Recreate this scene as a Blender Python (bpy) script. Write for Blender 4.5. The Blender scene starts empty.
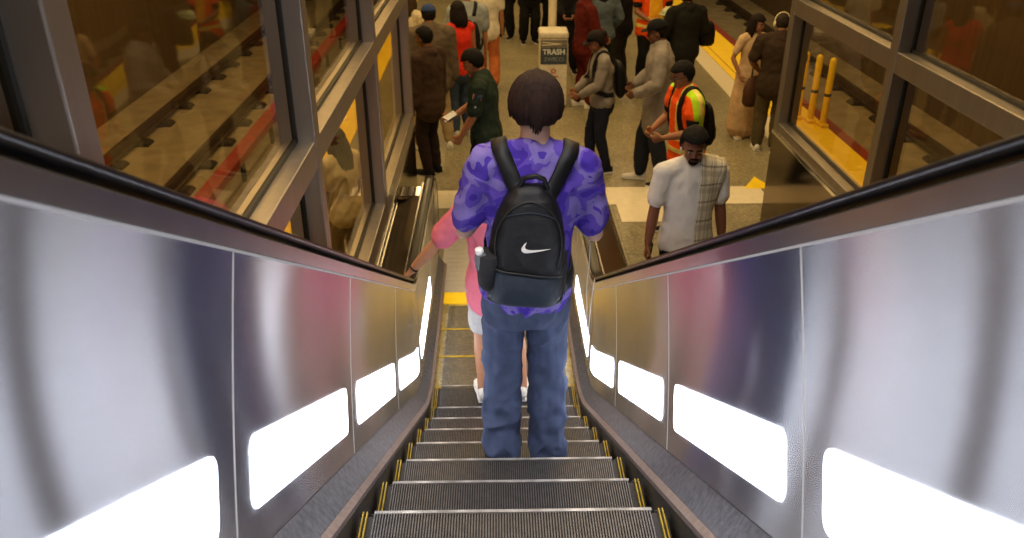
import bpy, bmesh, math, random
from mathutils import Vector, Matrix, noise
from mathutils.bvhtree import BVHTree
random.seed(7)
V = Vector
R = math.radians
SC = bpy.context.scene
COL = SC.collection

# ------------------------------------------------------------------ colour + materials
def lin(h, g=1.0):
    h = h.lstrip('#')
    out = []
    for i in (0, 2, 4):
        c = int(h[i:i+2], 16)/255
        out.append((c/12.92 if c <= .04045 else ((c+.055)/1.055)**2.4)*g)
    return tuple(out)+(1,)

def mat(name, col, rough=.6, metal=0., var=.12, scale=18., bump=0., bscale=60., spec=.5, stretch=(1, 1, 1), col2=None, sheen=0):
    m = bpy.data.materials.new(name); m.use_nodes = True
    nt = m.node_tree; N = nt.nodes; L = nt.links
    b = N['Principled BSDF']
    c = lin(col) if isinstance(col, str) else col
    tc = N.new('ShaderNodeTexCoord'); mp = N.new('ShaderNodeMapping')
    mp.inputs['Scale'].default_value = stretch
    L.new(tc.outputs['Object'], mp.inputs['Vector'])
    nz = N.new('ShaderNodeTexNoise'); nz.inputs['Scale'].default_value = scale; nz.inputs['Detail'].default_value = 5
    L.new(mp.outputs[0], nz.inputs['Vector'])
    rp = N.new('ShaderNodeValToRGB')
    rp.color_ramp.elements[0].position = .3; rp.color_ramp.elements[1].position = .7
    if col2 is None:
        rp.color_ramp.elements[0].color = tuple(x*(1-var) for x in c[:3])+(1,)
        rp.color_ramp.elements[1].color = tuple(min(1, x*(1+var)) for x in c[:3])+(1,)
    else:
        rp.color_ramp.elements[0].color = c
        rp.color_ramp.elements[1].color = lin(col2) if isinstance(col2, str) else col2
    L.new(nz.outputs['Fac'], rp.inputs['Fac'])
    L.new(rp.outputs['Color'], b.inputs['Base Color'])
    b.inputs['Roughness'].default_value = rough
    b.inputs['Metallic'].default_value = metal
    b.inputs['Specular IOR Level'].default_value = spec
    if sheen: b.inputs['Sheen Weight'].default_value = sheen
    if bump:
        n2 = N.new('ShaderNodeTexNoise'); n2.inputs['Scale'].default_value = bscale; n2.inputs['Detail'].default_value = 3
        L.new(mp.outputs[0], n2.inputs['Vector'])
        bp = N.new('ShaderNodeBump'); bp.inputs['Strength'].default_value = bump; bp.inputs['Distance'].default_value = .01
        L.new(n2.outputs['Fac'], bp.inputs['Height']); L.new(bp.outputs[0], b.inputs['Normal'])
    return m

def emit(name, col, s):
    m = bpy.data.materials.new(name); m.use_nodes = True
    b = m.node_tree.nodes['Principled BSDF']
    b.inputs['Base Color'].default_value = lin(col)
    b.inputs['Emission Color'].default_value = lin(col)
    b.inputs['Emission Strength'].default_value = s
    return m

def glass_mat(name, tint, wob=.02, refl=.6):
    m = bpy.data.materials.new(name); m.use_nodes = True
    nt = m.node_tree; N = nt.nodes; L = nt.links
    N.remove(N['Principled BSDF'])
    out = N['Material Output']
    tr = N.new('ShaderNodeBsdfTransparent'); tr.inputs[0].default_value = tint
    gl = N.new('ShaderNodeBsdfGlossy'); gl.inputs['Roughness'].default_value = .03
    lw = N.new('ShaderNodeLayerWeight'); lw.inputs['Blend'].default_value = .5
    pw = N.new('ShaderNodeMath'); pw.operation = 'POWER'; pw.inputs[1].default_value = 3.0; L.new(lw.outputs['Facing'], pw.inputs[0])
    fr = N.new('ShaderNodeMath'); fr.operation = 'MULTIPLY_ADD'; fr.inputs[1].default_value = refl; fr.inputs[2].default_value = .05; L.new(pw.outputs[0], fr.inputs[0])
    mx = N.new('ShaderNodeMixShader')
    tc = N.new('ShaderNodeTexCoord')
    nz = N.new('ShaderNodeTexNoise'); nz.inputs['Scale'].default_value = 2.2; nz.inputs['Detail'].default_value = 1
    L.new(tc.outputs['Object'], nz.inputs['Vector'])
    bp = N.new('ShaderNodeBump'); bp.inputs['Strength'].default_value = wob; bp.inputs['Distance'].default_value = .1
    L.new(nz.outputs['Fac'], bp.inputs['Height']); L.new(bp.outputs[0], gl.inputs['Normal'])
    L.new(fr.outputs[0], mx.inputs[0]); L.new(tr.outputs[0], mx.inputs[1]); L.new(gl.outputs[0], mx.inputs[2])
    L.new(mx.outputs[0], out.inputs[0])
    return m

def brushed(name, col, rough=.22, aniso=.85, rot=0., uv=True, var=.06):
    m = mat(name, col, rough, 1., var, 3., stretch=(1, 1, 1))
    nt = m.node_tree; N = nt.nodes; L = nt.links
    b = N['Principled BSDF']
    src = b.inputs['Base Color'].links[0].from_socket
    g = N.new('ShaderNodeBsdfAnisotropic'); g.inputs['Roughness'].default_value = rough
    g.inputs['Anisotropy'].default_value = aniso; g.inputs['Rotation'].default_value = rot
    tg = N.new('ShaderNodeTangent'); tg.direction_type = 'UV_MAP'; tg.uv_map = 'UVMap'
    L.new(tg.outputs[0], g.inputs['Tangent']); L.new(src, g.inputs['Color'])
    df = N.new('ShaderNodeBsdfDiffuse'); L.new(src, df.inputs['Color'])
    mx = N.new('ShaderNodeMixShader'); mx.inputs[0].default_value = .97
    L.new(df.outputs[0], mx.inputs[1]); L.new(g.outputs[0], mx.inputs[2])
    L.new(mx.outputs[0], N['Material Output'].inputs['Surface'])
    N.remove(b)
    return m

# ------------------------------------------------------------------ mesh helpers
class MB:
    def __init__(s): s.v = []; s.f = []; s.m = []; s.uv = []
    def add(s, vs, fs, mi=0):
        o = len(s.v); s.v += [V(p) for p in vs]
        for f in fs: s.f.append([i+o for i in f]); s.m.append(mi)
        return o
    def box(s, a, b, mi=0):
        x0, y0, z0 = a; x1, y1, z1 = b
        s.add([(x0,y0,z0),(x1,y0,z0),(x1,y1,z0),(x0,y1,z0),(x0,y0,z1),(x1,y0,z1),(x1,y1,z1),(x0,y1,z1)],
              [(3,2,1,0),(4,5,6,7),(0,1,5,4),(1,2,6,5),(2,3,7,6),(3,0,4,7)], mi)
    def sweep(s, sections, closed=True, caps=True, mi=0):
        """sections: list of equal-length point rings"""
        n = len(sections[0]); o = len(s.v)
        for r in sections: s.v += [V(p) for p in r]
        for i in range(len(sections)-1):
            for j in range(n if closed else n-1):
                k = (j+1) % n
                s.f.append([o+i*n+j, o+i*n+k, o+(i+1)*n+k, o+(i+1)*n+j]); s.m.append(mi)
        if caps and closed:
            s.f.append([o+j for j in range(n)][::-1]); s.m.append(mi)
            e = o+(len(sections)-1)*n
            s.f.append([e+j for j in range(n)]); s.m.append(mi)
    def tube(s, pts, rad, xdir=None, n=12, mi=0, round_caps=True):
        """rad: list of r or (rx, ry); rx lies along xdir"""
        pts = [V(p) for p in pts]
        rad = [(r, r) if not isinstance(r, (tuple, list)) else r for r in rad]
        rings = []
        prev = V(xdir) if xdir is not None else None
        def ring(c, t, rx, ry):
            nonlocal prev
            if prev is None:
                prev = t.orthogonal()
            x = prev - t*prev.dot(t)
            if x.length < 1e-5: x = t.orthogonal()
            x.normalize(); y = t.cross(x)
            if xdir is None: prev = x
            return [c + x*(rx*math.cos(2*math.pi*j/n)) + y*(ry*math.sin(2*math.pi*j/n)) for j in range(n)]
        K = len(pts)
        for i in range(K):
            t = (pts[min(i+1, K-1)] - pts[max(i-1, 0)]).normalized()
            rx, ry = rad[i]
            if i == 0 and round_caps:
                e = min(rx, ry)
                rings.append(ring(pts[0]-t*e*.85, t, rx*.35, ry*.35)); rings.append(ring(pts[0]-t*e*.5, t, rx*.8, ry*.8))
            rings.append(ring(pts[i], t, rx, ry))
            if i == K-1 and round_caps:
                e = min(rx, ry)
                rings.append(ring(pts[i]+t*e*.5, t, rx*.8, ry*.8)); rings.append(ring(pts[i]+t*e*.85, t, rx*.35, ry*.35))
        s.sweep(rings, True, True, mi)
    def ball(s, c, r, M=None, nu=14, nv=9, mi=0):
        r = (r, r, r) if not isinstance(r, (tuple, list)) else r
        rings = []
        for i in range(1, nv):
            th = math.pi*i/nv
            rings.append([V((r[0]*math.sin(th)*math.cos(2*math.pi*j/nu), r[1]*math.sin(th)*math.sin(2*math.pi*j/nu), -r[2]*math.cos(th))) for j in range(nu)])
        pts = [[(M @ p if M else p) + V(c) for p in q] for q in rings]
        s.sweep(pts, True, True, mi)
    def mesh(s, name):
        me = bpy.data.meshes.new(name)
        me.from_pydata([tuple(p) for p in s.v], [], s.f)
        me.polygons.foreach_set('material_index', s.m)
        me.update()
        return me
    def obj(s, name, mats, parent=None, smooth=False, bevel=0, fix=True):
        me = s.mesh(name)
        if fix:
            bm = bmesh.new(); bm.from_mesh(me); bmesh.ops.recalc_face_normals(bm, faces=bm.faces); bm.to_mesh(me); bm.free()
        return link(name, me, mats, parent, smooth, bevel)

def link(name, me, mats, parent=None, smooth=False, bevel=0):
    for m in (mats if isinstance(mats, (list, tuple)) else [mats]): me.materials.append(m)
    if smooth: me.polygons.foreach_set('use_smooth', [True]*len(me.polygons))
    o = bpy.data.objects.new(name, me); COL.objects.link(o)
    if parent is not None: o.parent = parent
    if bevel:
        md = o.modifiers.new('edge', 'BEVEL'); md.width = bevel; md.segments = 2; md.limit_method = 'ANGLE'; md.angle_limit = R(40)
    return o

def tag(o, label=None, cat=None, group=None, kind=None):
    if label: o['label'] = label
    if cat: o['category'] = cat
    if group: o['group'] = group
    if kind: o['kind'] = kind
    return o

def empty(name, loc=(0, 0, 0), rz=0, label=None, cat=None, group=None):
    o = bpy.data.objects.new(name, None); COL.objects.link(o)
    o.empty_display_size = .1
    o.location = loc; o.rotation_euler = (0, 0, rz)
    return tag(o, label, cat, group)

def struct(o): o['kind'] = 'structure'; return o

def copy_tree(o, parent=None):
    c = o.copy(); COL.objects.link(c)
    c.parent = parent
    for ch in list(o.children): copy_tree(ch, c)
    return c

def remesh(mb, voxel, smooth=4, factor=.5):
    me = mb.mesh('tmp')
    bm = bmesh.new(); bm.from_mesh(me); bmesh.ops.recalc_face_normals(bm, faces=bm.faces); bm.to_mesh(me); bm.free()
    o = bpy.data.objects.new('tmp', me); COL.objects.link(o)
    md = o.modifiers.new('r', 'REMESH'); md.mode = 'VOXEL'; md.voxel_size = voxel; md.adaptivity = 0
    if smooth:
        ms = o.modifiers.new('s', 'SMOOTH'); ms.factor = factor; ms.iterations = smooth
    dg = bpy.context.evaluated_depsgraph_get(); dg.update()
    out = bpy.data.meshes.new_from_object(o.evaluated_get(dg))
    bpy.data.objects.remove(o); bpy.data.meshes.remove(me)
    out.materials.clear()
    return out

def text_mesh(name, body, size, matn, M, parent=None, thick=.002, bold=0.):
    cu = bpy.data.curves.new('tmp_text', 'FONT'); cu.body = body; cu.size = size; cu.align_x = 'CENTER'; cu.align_y = 'CENTER'
    cu.extrude = thick; cu.offset = bold
    o = bpy.data.objects.new('tmp_text', cu); COL.objects.link(o)
    dg = bpy.context.evaluated_depsgraph_get(); dg.update()
    me = bpy.data.meshes.new_from_object(o.evaluated_get(dg))
    bpy.data.objects.remove(o)
    me.transform(M); me.name = name; me.materials.clear()
    return link(name, me, matn, parent)
# ------------------------------------------------------------------ camera
CAMZ = 3.55
cam = bpy.data.cameras.new('camera'); co = bpy.data.objects.new('camera', cam); COL.objects.link(co)
cam.sensor_fit = 'HORIZONTAL'; cam.sensor_width = 36; cam.lens = 36*840/1024
co.location = (-.045, 0, CAMZ); co.rotation_euler = (R(90-27.2), 0, -.0192)
cam.clip_start = .02
cam.dof.use_dof = True; cam.dof.focus_distance = 3.3; cam.dof.aperture_fstop = 4.5
SC.camera = co
SC.view_settings.view_transform = 'Standard'; SC.view_settings.look = 'None'
SC.view_settings.exposure = 0; SC.view_settings.gamma = 1; SC.view_settings.use_curve_mapping = False

w = bpy.data.worlds.new('World'); SC.world = w; w.use_nodes = True
w.node_tree.nodes['Background'].inputs[0].default_value = (1, .72, .42, 1)
w.node_tree.nodes['Background'].inputs[1].default_value = .035

# ------------------------------------------------------------------ shared materials
M_steel = brushed('brushed_stainless', (.70, .70, .72, 1), .25, .82, 0.)
M_steel_deck = mat('stainless_deck', (.45, .44, .44, 1), .26, 1., .08, 9)
M_frame = mat('satin_steel_frame', (.42, .38, .335, 1), .42, 1., .07, 14, stretch=(1, 1, .1))
M_chrome = mat('polished_chrome', (.75, .74, .72, 1), .12, 1., .03, 4)
M_gasket = mat('black_gasket', '14130f', .55)
M_rubber = mat('black_handrail_rubber', '0d0d10', .30, 0, .2, 8, spec=.6)
M_joint = mat('pale_joint_strip', 'c9c8c6', .5, .2, .03, 5)
M_led = emit('led_diffuser', 'e9f0ff', 7.5)
M_bronze = mat('dark_bronze_cladding', (.085, .062, .04, 1), .28, 1., .12, 5)
M_brown = mat('brown_polished_panel', (.12, .085, .05, 1), .10, 1., .1, 3)
M_skirt = mat('skirt_dark_grey', '3b3a3c', .4, .6, .15, 12)
M_brush = mat('skirt_brush', '6b5c54', .75, 0, .2, 40)
M_band = mat('scuffed_steel_band', '6f6f73', .42, .75, .35, 45, bump=.15, bscale=120)
M_tread = mat('step_aluminium', (.10, .097, .10, 1), .45, .6, .2, 30)
M_tread_dark = mat('step_groove', '171617', .6, .2, .2, 30)
M_riser = mat('step_riser', '2a2527', .5, .5, .2, 20)
M_nose = mat('worn_step_nose', '39383a', .5, .3, .1, 7, col2='b9b7b4')
M_yel_line = mat('yellow_step_line', '9a8010', .6, 0, .25, 25)
M_yel = mat('yellow_paint', 'f5cf12', .5, 0, .1, 9)
M_glass = glass_mat('amber_glass', (.84, .74, .54, 1), .03, .5)

# ------------------------------------------------------------------ escalator path (y, z) of the step nose line
Z0, SL = 2.784, math.tan(R(30))
def build_path(yend):
    p = []
    y = -1.2
    while y < 4.42: p.append((y, Z0-SL*y)); y += .12
    Rr = 1.5; yc = 4.822; t = Rr*math.tan(R(15)); y1 = yc+t       # arc ends on the flat at y1
    for i in range(11):
        a = R(30)*(1-i/10)
        p.append((y1-Rr*math.sin(a), Rr*(1-math.cos(a))))
    y = y1+.12
    while y < yend: p.append((y, 0.)); y += .12
    p.append((yend, 0.))
    return p
PATH = build_path(6.95)
def nrm(i, P=PATH):
    a = P[max(i-1, 0)]; b = P[min(i+1, len(P)-1)]
    dy, dz = b[0]-a[0], b[1]-a[1]; l = math.hypot(dy, dz)
    return (-dz/l, dy/l)
def off(i, q, P=PATH):
    n = nrm(i, P); return (P[i][0]+n[0]*q, P[i][1]+n[1]*q)
CUM = [0.]
for i in range(1, len(PATH)): CUM.append(CUM[-1]+math.hypot(PATH[i][0]-PATH[i-1][0], PATH[i][1]-PATH[i-1][1]))
S00 = -1.2/math.cos(R(30))
def at_s(s, q):
    """point at arc length s (0 at y = 0 on the nose line), offset q"""
    s = s-S00
    for i in range(len(CUM)-1):
        if CUM[i+1] >= s or i == len(CUM)-2:
            f = (s-CUM[i])/(CUM[i+1]-CUM[i]); a = off(i, q); b = off(i+1, q)
            return (a[0]+(b[0]-a[0])*f, a[1]+(b[1]-a[1])*f)
def nose_z(y):
    if y < 4.42: return Z0-SL*y
    for i in range(len(PATH)-1):
        if PATH[i+1][0] >= y:
            f = (y-PATH[i][0])/(PATH[i+1][0]-PATH[i][0]); return PATH[i][1]+(PATH[i+1][1]-PATH[i][1])*f
    return 0.

ESC = empty('escalator', (0, 3.4, 0), 0, 'descending escalator between brushed steel balustrades with glowing side panels', 'escalator')
def esc(o):
    o.parent = ESC; o.location = V(o.location)-ESC.location; return o

def strip_obj(name, mats, prof, i0=0, i1=None, closed=True, smooth=False, uv=False, bevel=0):
    """prof: [(x, q), ...] swept along the path"""
    i1 = len(PATH)-1 if i1 is None else i1
    mb = MB()
    secs = []
    for i in range(i0, i1+1):
        r = []
        for x, q in prof:
            y, z = off(i, q); r.append((x, y, z))
        secs.append(r)
    mb.sweep(secs, closed, closed)
    o = mb.obj(name, mats, None, smooth, bevel)
    return esc(o)

def panel_x(q): return .588+(q-.126)*.024     # the panel leans out a little towards the handrail

def side(sg):
    P = lambda prof: [(sg*x, q) for x, q in prof]
    strip_obj('skirt_panel', M_skirt, P([(.522, -.30), (.522, .015), (.54, .02), (.54, -.30)]))
    strip_obj('skirt_brush', M_brush, P([(.516, .015), (.514, .035), (.535, .05), (.545, .03), (.54, .015)]))
    strip_obj('kick_band', M_band, P([(.533, .035), (.537, .05), (.588, .126), (.612, .126), (.612, .02)]))
    # brushed panels, one per seam pitch, with the light openings between
    seams = [-1.3, 0., 1.4, 2.81, 4.22, 5.63, 6.9, 7.6]
    q0, q1 = .13, .795
    for a, b in zip(seams[:-1], seams[1:]):
        a2, b2 = a+.003, min(b-.003, CUM[-1]+S00-.01)
        n = max(2, int((b2-a2)/.12))
        me_v = []; fs = []; uvs = []
        m = 6
        for i in range(n+1):
            s = a2+(b2-a2)*i/n
            for j in range(m+1):
                q = q0+(q1-q0)*j/m
                y, z = at_s(s, q)
                # a slight pillow between its fixings, as on sheet metal
                pil = -.006*math.sin(math.pi*j/m)
                me_v.append((sg*(panel_x(q)-pil), y, z)); uvs.append((s, q))
        for i in range(n):
            for j in range(m):
                k = i*(m+1)+j
                f = [k, k+1, k+m+2, k+m+1]
                fs.append(f if sg < 0 else f[::-1])
        me = bpy.data.meshes.new('balustrade_panel'); me.from_pydata(me_v, [], fs)
        me.update()
        if me.polygons[0].normal.x*sg > 0: me.flip_normals()
        uvl = me.uv_layers.new(name='UVMap')
        for lp in me.loops: uvl.data[lp.index].uv = uvs[lp.vertex_index]
        o = link('balustrade_panel', me, M_steel, None, False)
        md = o.modifiers.new('sheet', 'SOLIDIFY'); md.thickness = .004; md.offset = -1
        esc(o)
        mb = MB()
        for jq in range(8):
            qa, qb = q0+(q1-q0)*jq/8, q0+(q1-q0)*(jq+1)/8
            pa = -.006*math.sin(math.pi*jq/8); pb = -.006*math.sin(math.pi*(jq+1)/8)
            f1 = [(sg*(panel_x(q)-p_-.0008), *at_s(s_, q)) for q, p_, s_ in ((qa, pa, a-.003), (qb, pb, a-.003), (qb, pb, a+.003), (qa, pa, a+.003))]
            mb.sweep([f1, [(x+sg*.004, y, z) for x, y, z in f1]], True, True)
        esc(mb.obj('joint_strip', M_joint))
        # the lit panel of this bay
        if a < 5.7:
            ls, le = a+.115, b-.115
            if le-ls < .3: continue
            r = .035; ql, qh = .222, .388
            out = []
            for cs, cq, a0 in ((le-r, qh-r, 0), (ls+r, qh-r, 90), (ls+r, ql+r, 180), (le-r, ql+r, 270)):
                for t in range(5):
                    an = R(a0+t*22.5); out.append((cs+r*math.cos(an), cq+r*math.sin(an)))
            # subdivide the long edges so that the panel follows the bend
            fin = []
            for i, p in enumerate(out):
                nx = out[(i+1) % len(out)]; fin.append(p)
                d = abs(nx[0]-p[0])
                for t in range(1, int(d/.15)+1):
                    f = t/(int(d/.15)+1); fin.append((p[0]+(nx[0]-p[0])*f, p[1]+(nx[1]-p[1])*f))
            mb = MB()
            for lift, mi in ((.002, 0),):
                sf = lambda q: panel_x(q)+.006*math.sin(math.pi*(q-q0)/(q1-q0))
                front = [(sg*(sf(q)-.003), *at_s(s, q)) for s, q in fin]
                back = [(sg*(sf(q)+.008), *at_s(s, q)) for s, q in fin]
                mb.sweep([front, back], True, True)
            esc(mb.obj('light_panel', M_led))
    strip_obj('top_joint_strip', M_joint, P([(.6025, .792), (.6015, .799), (.606, .799), (.606, .792)]))
    strip_obj('upper_trim', M_steel_deck, P([(.604, .795), (.600, .80), (.598, .838), (.61, .845), (.70, .845), (.70, .79)]))
    # newel: the end plate of the balustrade under the handrail turn-back
    yE = PATH[-1][0]
    mb = MB(); n = 16; c = (yE, .44); rr = .40
    prof = [(c[0]+rr*math.sin(math.pi*i/n), c[1]+rr*math.cos(math.pi*i/n)) for i in range(n+1)]
    ins = [(sg*.604, y, z) for y, z in prof]; outs = [(sg*.69, y, z) for y, z in prof]
    mb.sweep([ins, outs], True, True)
    esc(mb.obj('newel_plate', M_steel_deck))
    # handrail: sweep on the path, round the newel and back underneath
    cen = [off(i, .868) for i in range(len(PATH))]
    nr = [nrm(i) for i in range(len(PATH))]
    for i in range(1, 15):
        a = math.pi*i/14*.96
        cen.append((yE+.428*math.sin(a), .44+.428*math.cos(a))); nr.append((math.sin(a), math.cos(a)))
    mb = MB(); secs = []
    ring = []
    for k in range(14):
        a = 2*math.pi*k/14; cx, cq = math.cos(a), math.sin(a)
        ring.append((.041*(abs(cx)**.75)*(1 if cx > 0 else -1), .0135*(abs(cq)**.8)*(1 if cq > 0 else -1)))
    for (y, z), nn in zip(cen, nr):
        secs.append([(sg*(.642+dx), y+nn[0]*dq, z+nn[1]*dq) for dx, dq in ring])
    mb.sweep(secs, True, True)
    esc(mb.obj('handrail', M_rubber, None, True))
    # the dark outer deck, its edge trim and outer cladding
    strip_obj('outer_deck', M_bronze, P([(.69, .70), (.69, .74), (.925, .66), (.925, .60)]), 0, None)
    mb = MB()
    secs = []
    for i in range(len(PATH)):
        y, z = off(i, .64); secs.append([(sg*.915, y, max(z, .02)), (sg*.935, y, max(z, .02)), (sg*.935, y, 0), (sg*.915, y, 0)])
    mb.sweep(secs, True, True)
    esc(mb.obj('outer_cladding', M_bronze))
    strip_obj('deck_edge_trim', M_chrome, P([(.922, .655), (.922, .675), (.938, .675), (.938, .64)]))
    mb = MB(); mb.box((min(sg*.70, sg*.935), yE-.02, 0), (max(sg*.70, sg*.935), yE+.28, .70)); esc(mb.obj('end_housing', M_bronze, bevel=.01))
    for k in range(3):
        mb = MB(); x0 = sg*(.735+.062*k); mb.box((min(x0, x0+sg*.045), yE+.02, .70), (max(x0, x0+sg*.045), yE+.24, .712)); esc(mb.obj('deck_plate', M_chrome, bevel=.003))
    for k, yy in enumerate((5.1, 5.28)):
        mb = MB(); mb.tube([(sg*(.76+.07*k), yy, .62), (sg*(.76+.07*k), yy, .80)], [.012, .012]); mb.box((sg*(.76+.07*k)-.03, yy-.03, .79), (sg*(.76+.07*k)+.03, yy+.03, .805))
        esc(mb.obj('deck_bracket', M_chrome))
side(-1); side(1)

# ------------------------------------------------------------------ steps
def step_meshes():
    out = {}
    W = .508; D = .424
    pitch = .0092
    nrib = int(2*.462/pitch)
    mb = MB()
    mb.box((-W, -D, -.05), (W, -.004, -.0115), 1)
    for k in range(nrib):
        x = -nrib*pitch/2+k*pitch
        mb.box((x, -D+.03, -.012), (x+pitch*.48, 0, 0))
    out['tread'] = mb
    mb = MB()
    mb.box((-W, -.012, -.30), (W, -.004, -.0115))
    for k in range(55):
        x = -W+k*.0185; mb.box((x, -.005, -.30), (x+.009, .001, -.012))
    out['riser'] = mb
    mb = MB(); mb.box((-.46, -.011, -.004), (.46, .0015, .0008)); out['nose_strip'] = mb
    for nm, sgn in (('a', -1), ('b', 1)):
        mb = MB()
        for k in range(2):
            x = sgn*(.482+k*.0125); mb.box((min(x, x+sgn*.0045), -D+.005, -.012), (max(x, x+sgn*.0045), -.002, .001))
        out['edge'+nm] = mb
    mb = MB(); mb.box((-W, -D+.001, -.012), (W, -D+.026, .0012)); out['rear'] = mb
    return out
sm = step_meshes()
proto = None
ys = [1.28+.42*k for k in range(-2, 8)]
ys = [y for y in ys if y < 4.35]
last = ys[-1]
while last < 6.25: last += .42 if last < 4.6 else .405; ys.append(last)
for y in ys:
    z = nose_z(y)
    if proto is None:
        proto = bpy.data.objects.new('step', None); COL.objects.link(proto); proto.empty_display_size = .1
        sm['tread'].obj('tread', [M_tread, M_tread_dark], proto)
        sm['riser'].obj('riser', M_riser, proto)
        sm['nose_strip'].obj('nose_strip', M_nose, proto)
        sm['edgea'].obj('edge_marking', M_yel_line, proto); sm['edgeb'].obj('edge_marking', M_yel_line, proto)
        sm['rear'].obj('rear_marking', M_yel_line, proto)
        st = proto
    else:
        st = copy_tree(proto)
    st.parent = ESC; st.location = V((0, y, z))-ESC.location
yc = ys[-1]
mb = MB(); mb.box((-.512, yc+.004, -.03), (.512, yc+.20, .006))
for k in range(100): mb.box((-.46+k*.0092, yc-.03, -.02), (-.46+k*.0092+.004, yc+.01, .004))
esc(mb.obj('comb_plate', M_yel))
M_landing = mat('landing_plate_steel', (.52, .50, .46, 1), .42, .55, .06, 8)
mb = MB(); mb.box((-.56, yc+.203, -.03), (.56, 7.75, .008))
for i in range(12):
    for j in range(14):
        x = -.53+i*.09; y = yc+.23+j*.09
        if y+.08 < 7.72: mb.box((x, y, .008), (x+.082, y+.082, .0105))
esc(mb.obj('landing_plate', M_landing))

# ------------------------------------------------------------------ platform
M_floor = mat('speckled_terrazzo', '7a7259', .32, 0, .2, 90, col2='a59a7a')
nt = M_floor.node_tree
def floor_detail(m, tile, dark):
    nt = m.node_tree; N = nt.nodes; L = nt.links; b = N['Principled BSDF']
    tc = N.new('ShaderNodeTexCoord')
    vo = N.new('ShaderNodeTexVoronoi'); vo.inputs['Scale'].default_value = 42
    L.new(tc.outputs['Object'], vo.inputs['Vector'])
    nz = N.new('ShaderNodeTexNoise'); nz.inputs['Scale'].default_value = 1.1; nz.inputs['Detail'].default_value = 4
    L.new(tc.outputs['Object'], nz.inputs['Vector'])
    bw = N.new('ShaderNodeRGBToBW'); L.new(vo.outputs['Color'], bw.inputs[0])
    mr = N.new('ShaderNodeMapRange'); mr.inputs['To Min'].default_value = .55; mr.inputs['To Max'].default_value = 1.3; L.new(bw.outputs[0], mr.inputs['Value'])
    m2 = N.new('ShaderNodeMapRange'); m2.inputs['From Min'].default_value = .3; m2.inputs['From Max'].default_value = .7; m2.inputs['To Min'].default_value = .82; m2.inputs['To Max'].default_value = 1.12; L.new(nz.outputs['Fac'], m2.inputs['Value'])
    br = N.new('ShaderNodeTexBrick'); br.offset = 0; br.inputs['Scale'].default_value = 1; br.inputs['Brick Width'].default_value = tile; br.inputs['Row Height'].default_value = tile
    br.inputs['Mortar Size'].default_value = .006; br.inputs['Color1'].default_value = (1, 1, 1, 1); br.inputs['Color2'].default_value = (.93, .93, .93, 1); br.inputs['Mortar'].default_value = (dark,)*3+(1,)
    L.new(tc.outputs['Object'], br.inputs['Vector'])
    old = b.inputs['Base Color'].links[0].from_socket
    cur = old
    for sock in (mr.outputs[0], m2.outputs[0], br.outputs['Color']):
        mx = N.new('ShaderNodeMix'); mx.data_type = 'RGBA'; mx.blend_type = 'MULTIPLY'; mx.inputs[0].default_value = 1
        L.new(cur, mx.inputs[6]); L.new(sock, mx.inputs[7]); cur = mx.outputs[2]
    L.new(cur, b.inputs['Base Color'])
floor_detail(M_floor, 1.2, .7)
XL, XR = -2.75, 4.5
mb = MB(); mb.box((XL, -3, -1.1), (XR, 34, -.004)); struct(mb.obj('floor', M_floor))
M_cream = mat('cream_tile', 'e3d7b8', .35, 0, .06, 12)
M_tactile = mat('yellow_tactile_tile', 'ffd41c', .5, 0, .08, 6)
nt = M_tactile.node_tree; N = nt.nodes
vo = N.new('ShaderNodeTexVoronoi'); vo.inputs['Scale'].default_value = 16; vo.inputs['Randomness'].default_value = 0
tcn = N.new('ShaderNodeTexCoord'); nt.links.new(tcn.outputs['Object'], vo.inputs['Vector'])
bp = N.new('ShaderNodeBump'); bp.invert = True; bp.inputs['Strength'].default_value = .4; bp.inputs['Distance'].default_value = .02
nt.links.new(vo.outputs['Distance'], bp.inputs['Height']); nt.links.new(bp.outputs[0], N['Principled BSDF'].inputs['Normal'])
M_redcover = mat('red_brown_cover', '7a2418', .55, 0, .25, 10)
def flat(name, x0, y0, x1, y1, m, z0=-.004, z1=.003):
    mb = MB(); mb.box((x0, y0, z0), (x1, y1, z1)); return struct(mb.obj(name, m))
flat('trim_1', 3.55, 8.0, 3.86, 34, M_cream)
flat('trim_2', 3.87, 0, 4.5, 34, M_tactile, -.004, .006)
flat('trim_3', 4.50, 0, 4.68, 34, M_redcover, -.25, -.01)
flat('trim_4', 3.99, 0, 4.005, 34, mat('tactile_joint', '8a5c00', .7), .002, .0075)
flat('trim_5', -2.75, 0, -1.95, 34, M_tactile, -.004, .006)
flat('trim_6', -2.80, 0, -2.75, 34, mat('platform_edge_stone', 'a39a86', .6), -.2, -.004)
# cream band across the floor with a stepped end by the newel
flat('trim_7', .98, 8.42, 2.95, 8.92, M_cream)
flat('trim_8', 1.25, 7.95, 1.75, 8.42, M_cream)
flat('trim_9', -.93, 8.35, .2, 8.85, M_cream)
mb = MB(); mb.add([(2.76, 8.85, .004), (2.98, 9.22, .004), (3.1, 8.85, .004), (2.76, 8.85, -.004), (2.98, 9.22, -.004), (3.1, 8.85, -.004)], [(0, 2, 1), (3, 4, 5), (0, 1, 4, 3), (1, 2, 5, 4), (2, 0, 3, 5)])
tag(mb.obj('floor_marker', M_yel), 'small yellow triangle stuck on the floor by the cream band', 'floor marker')

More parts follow.
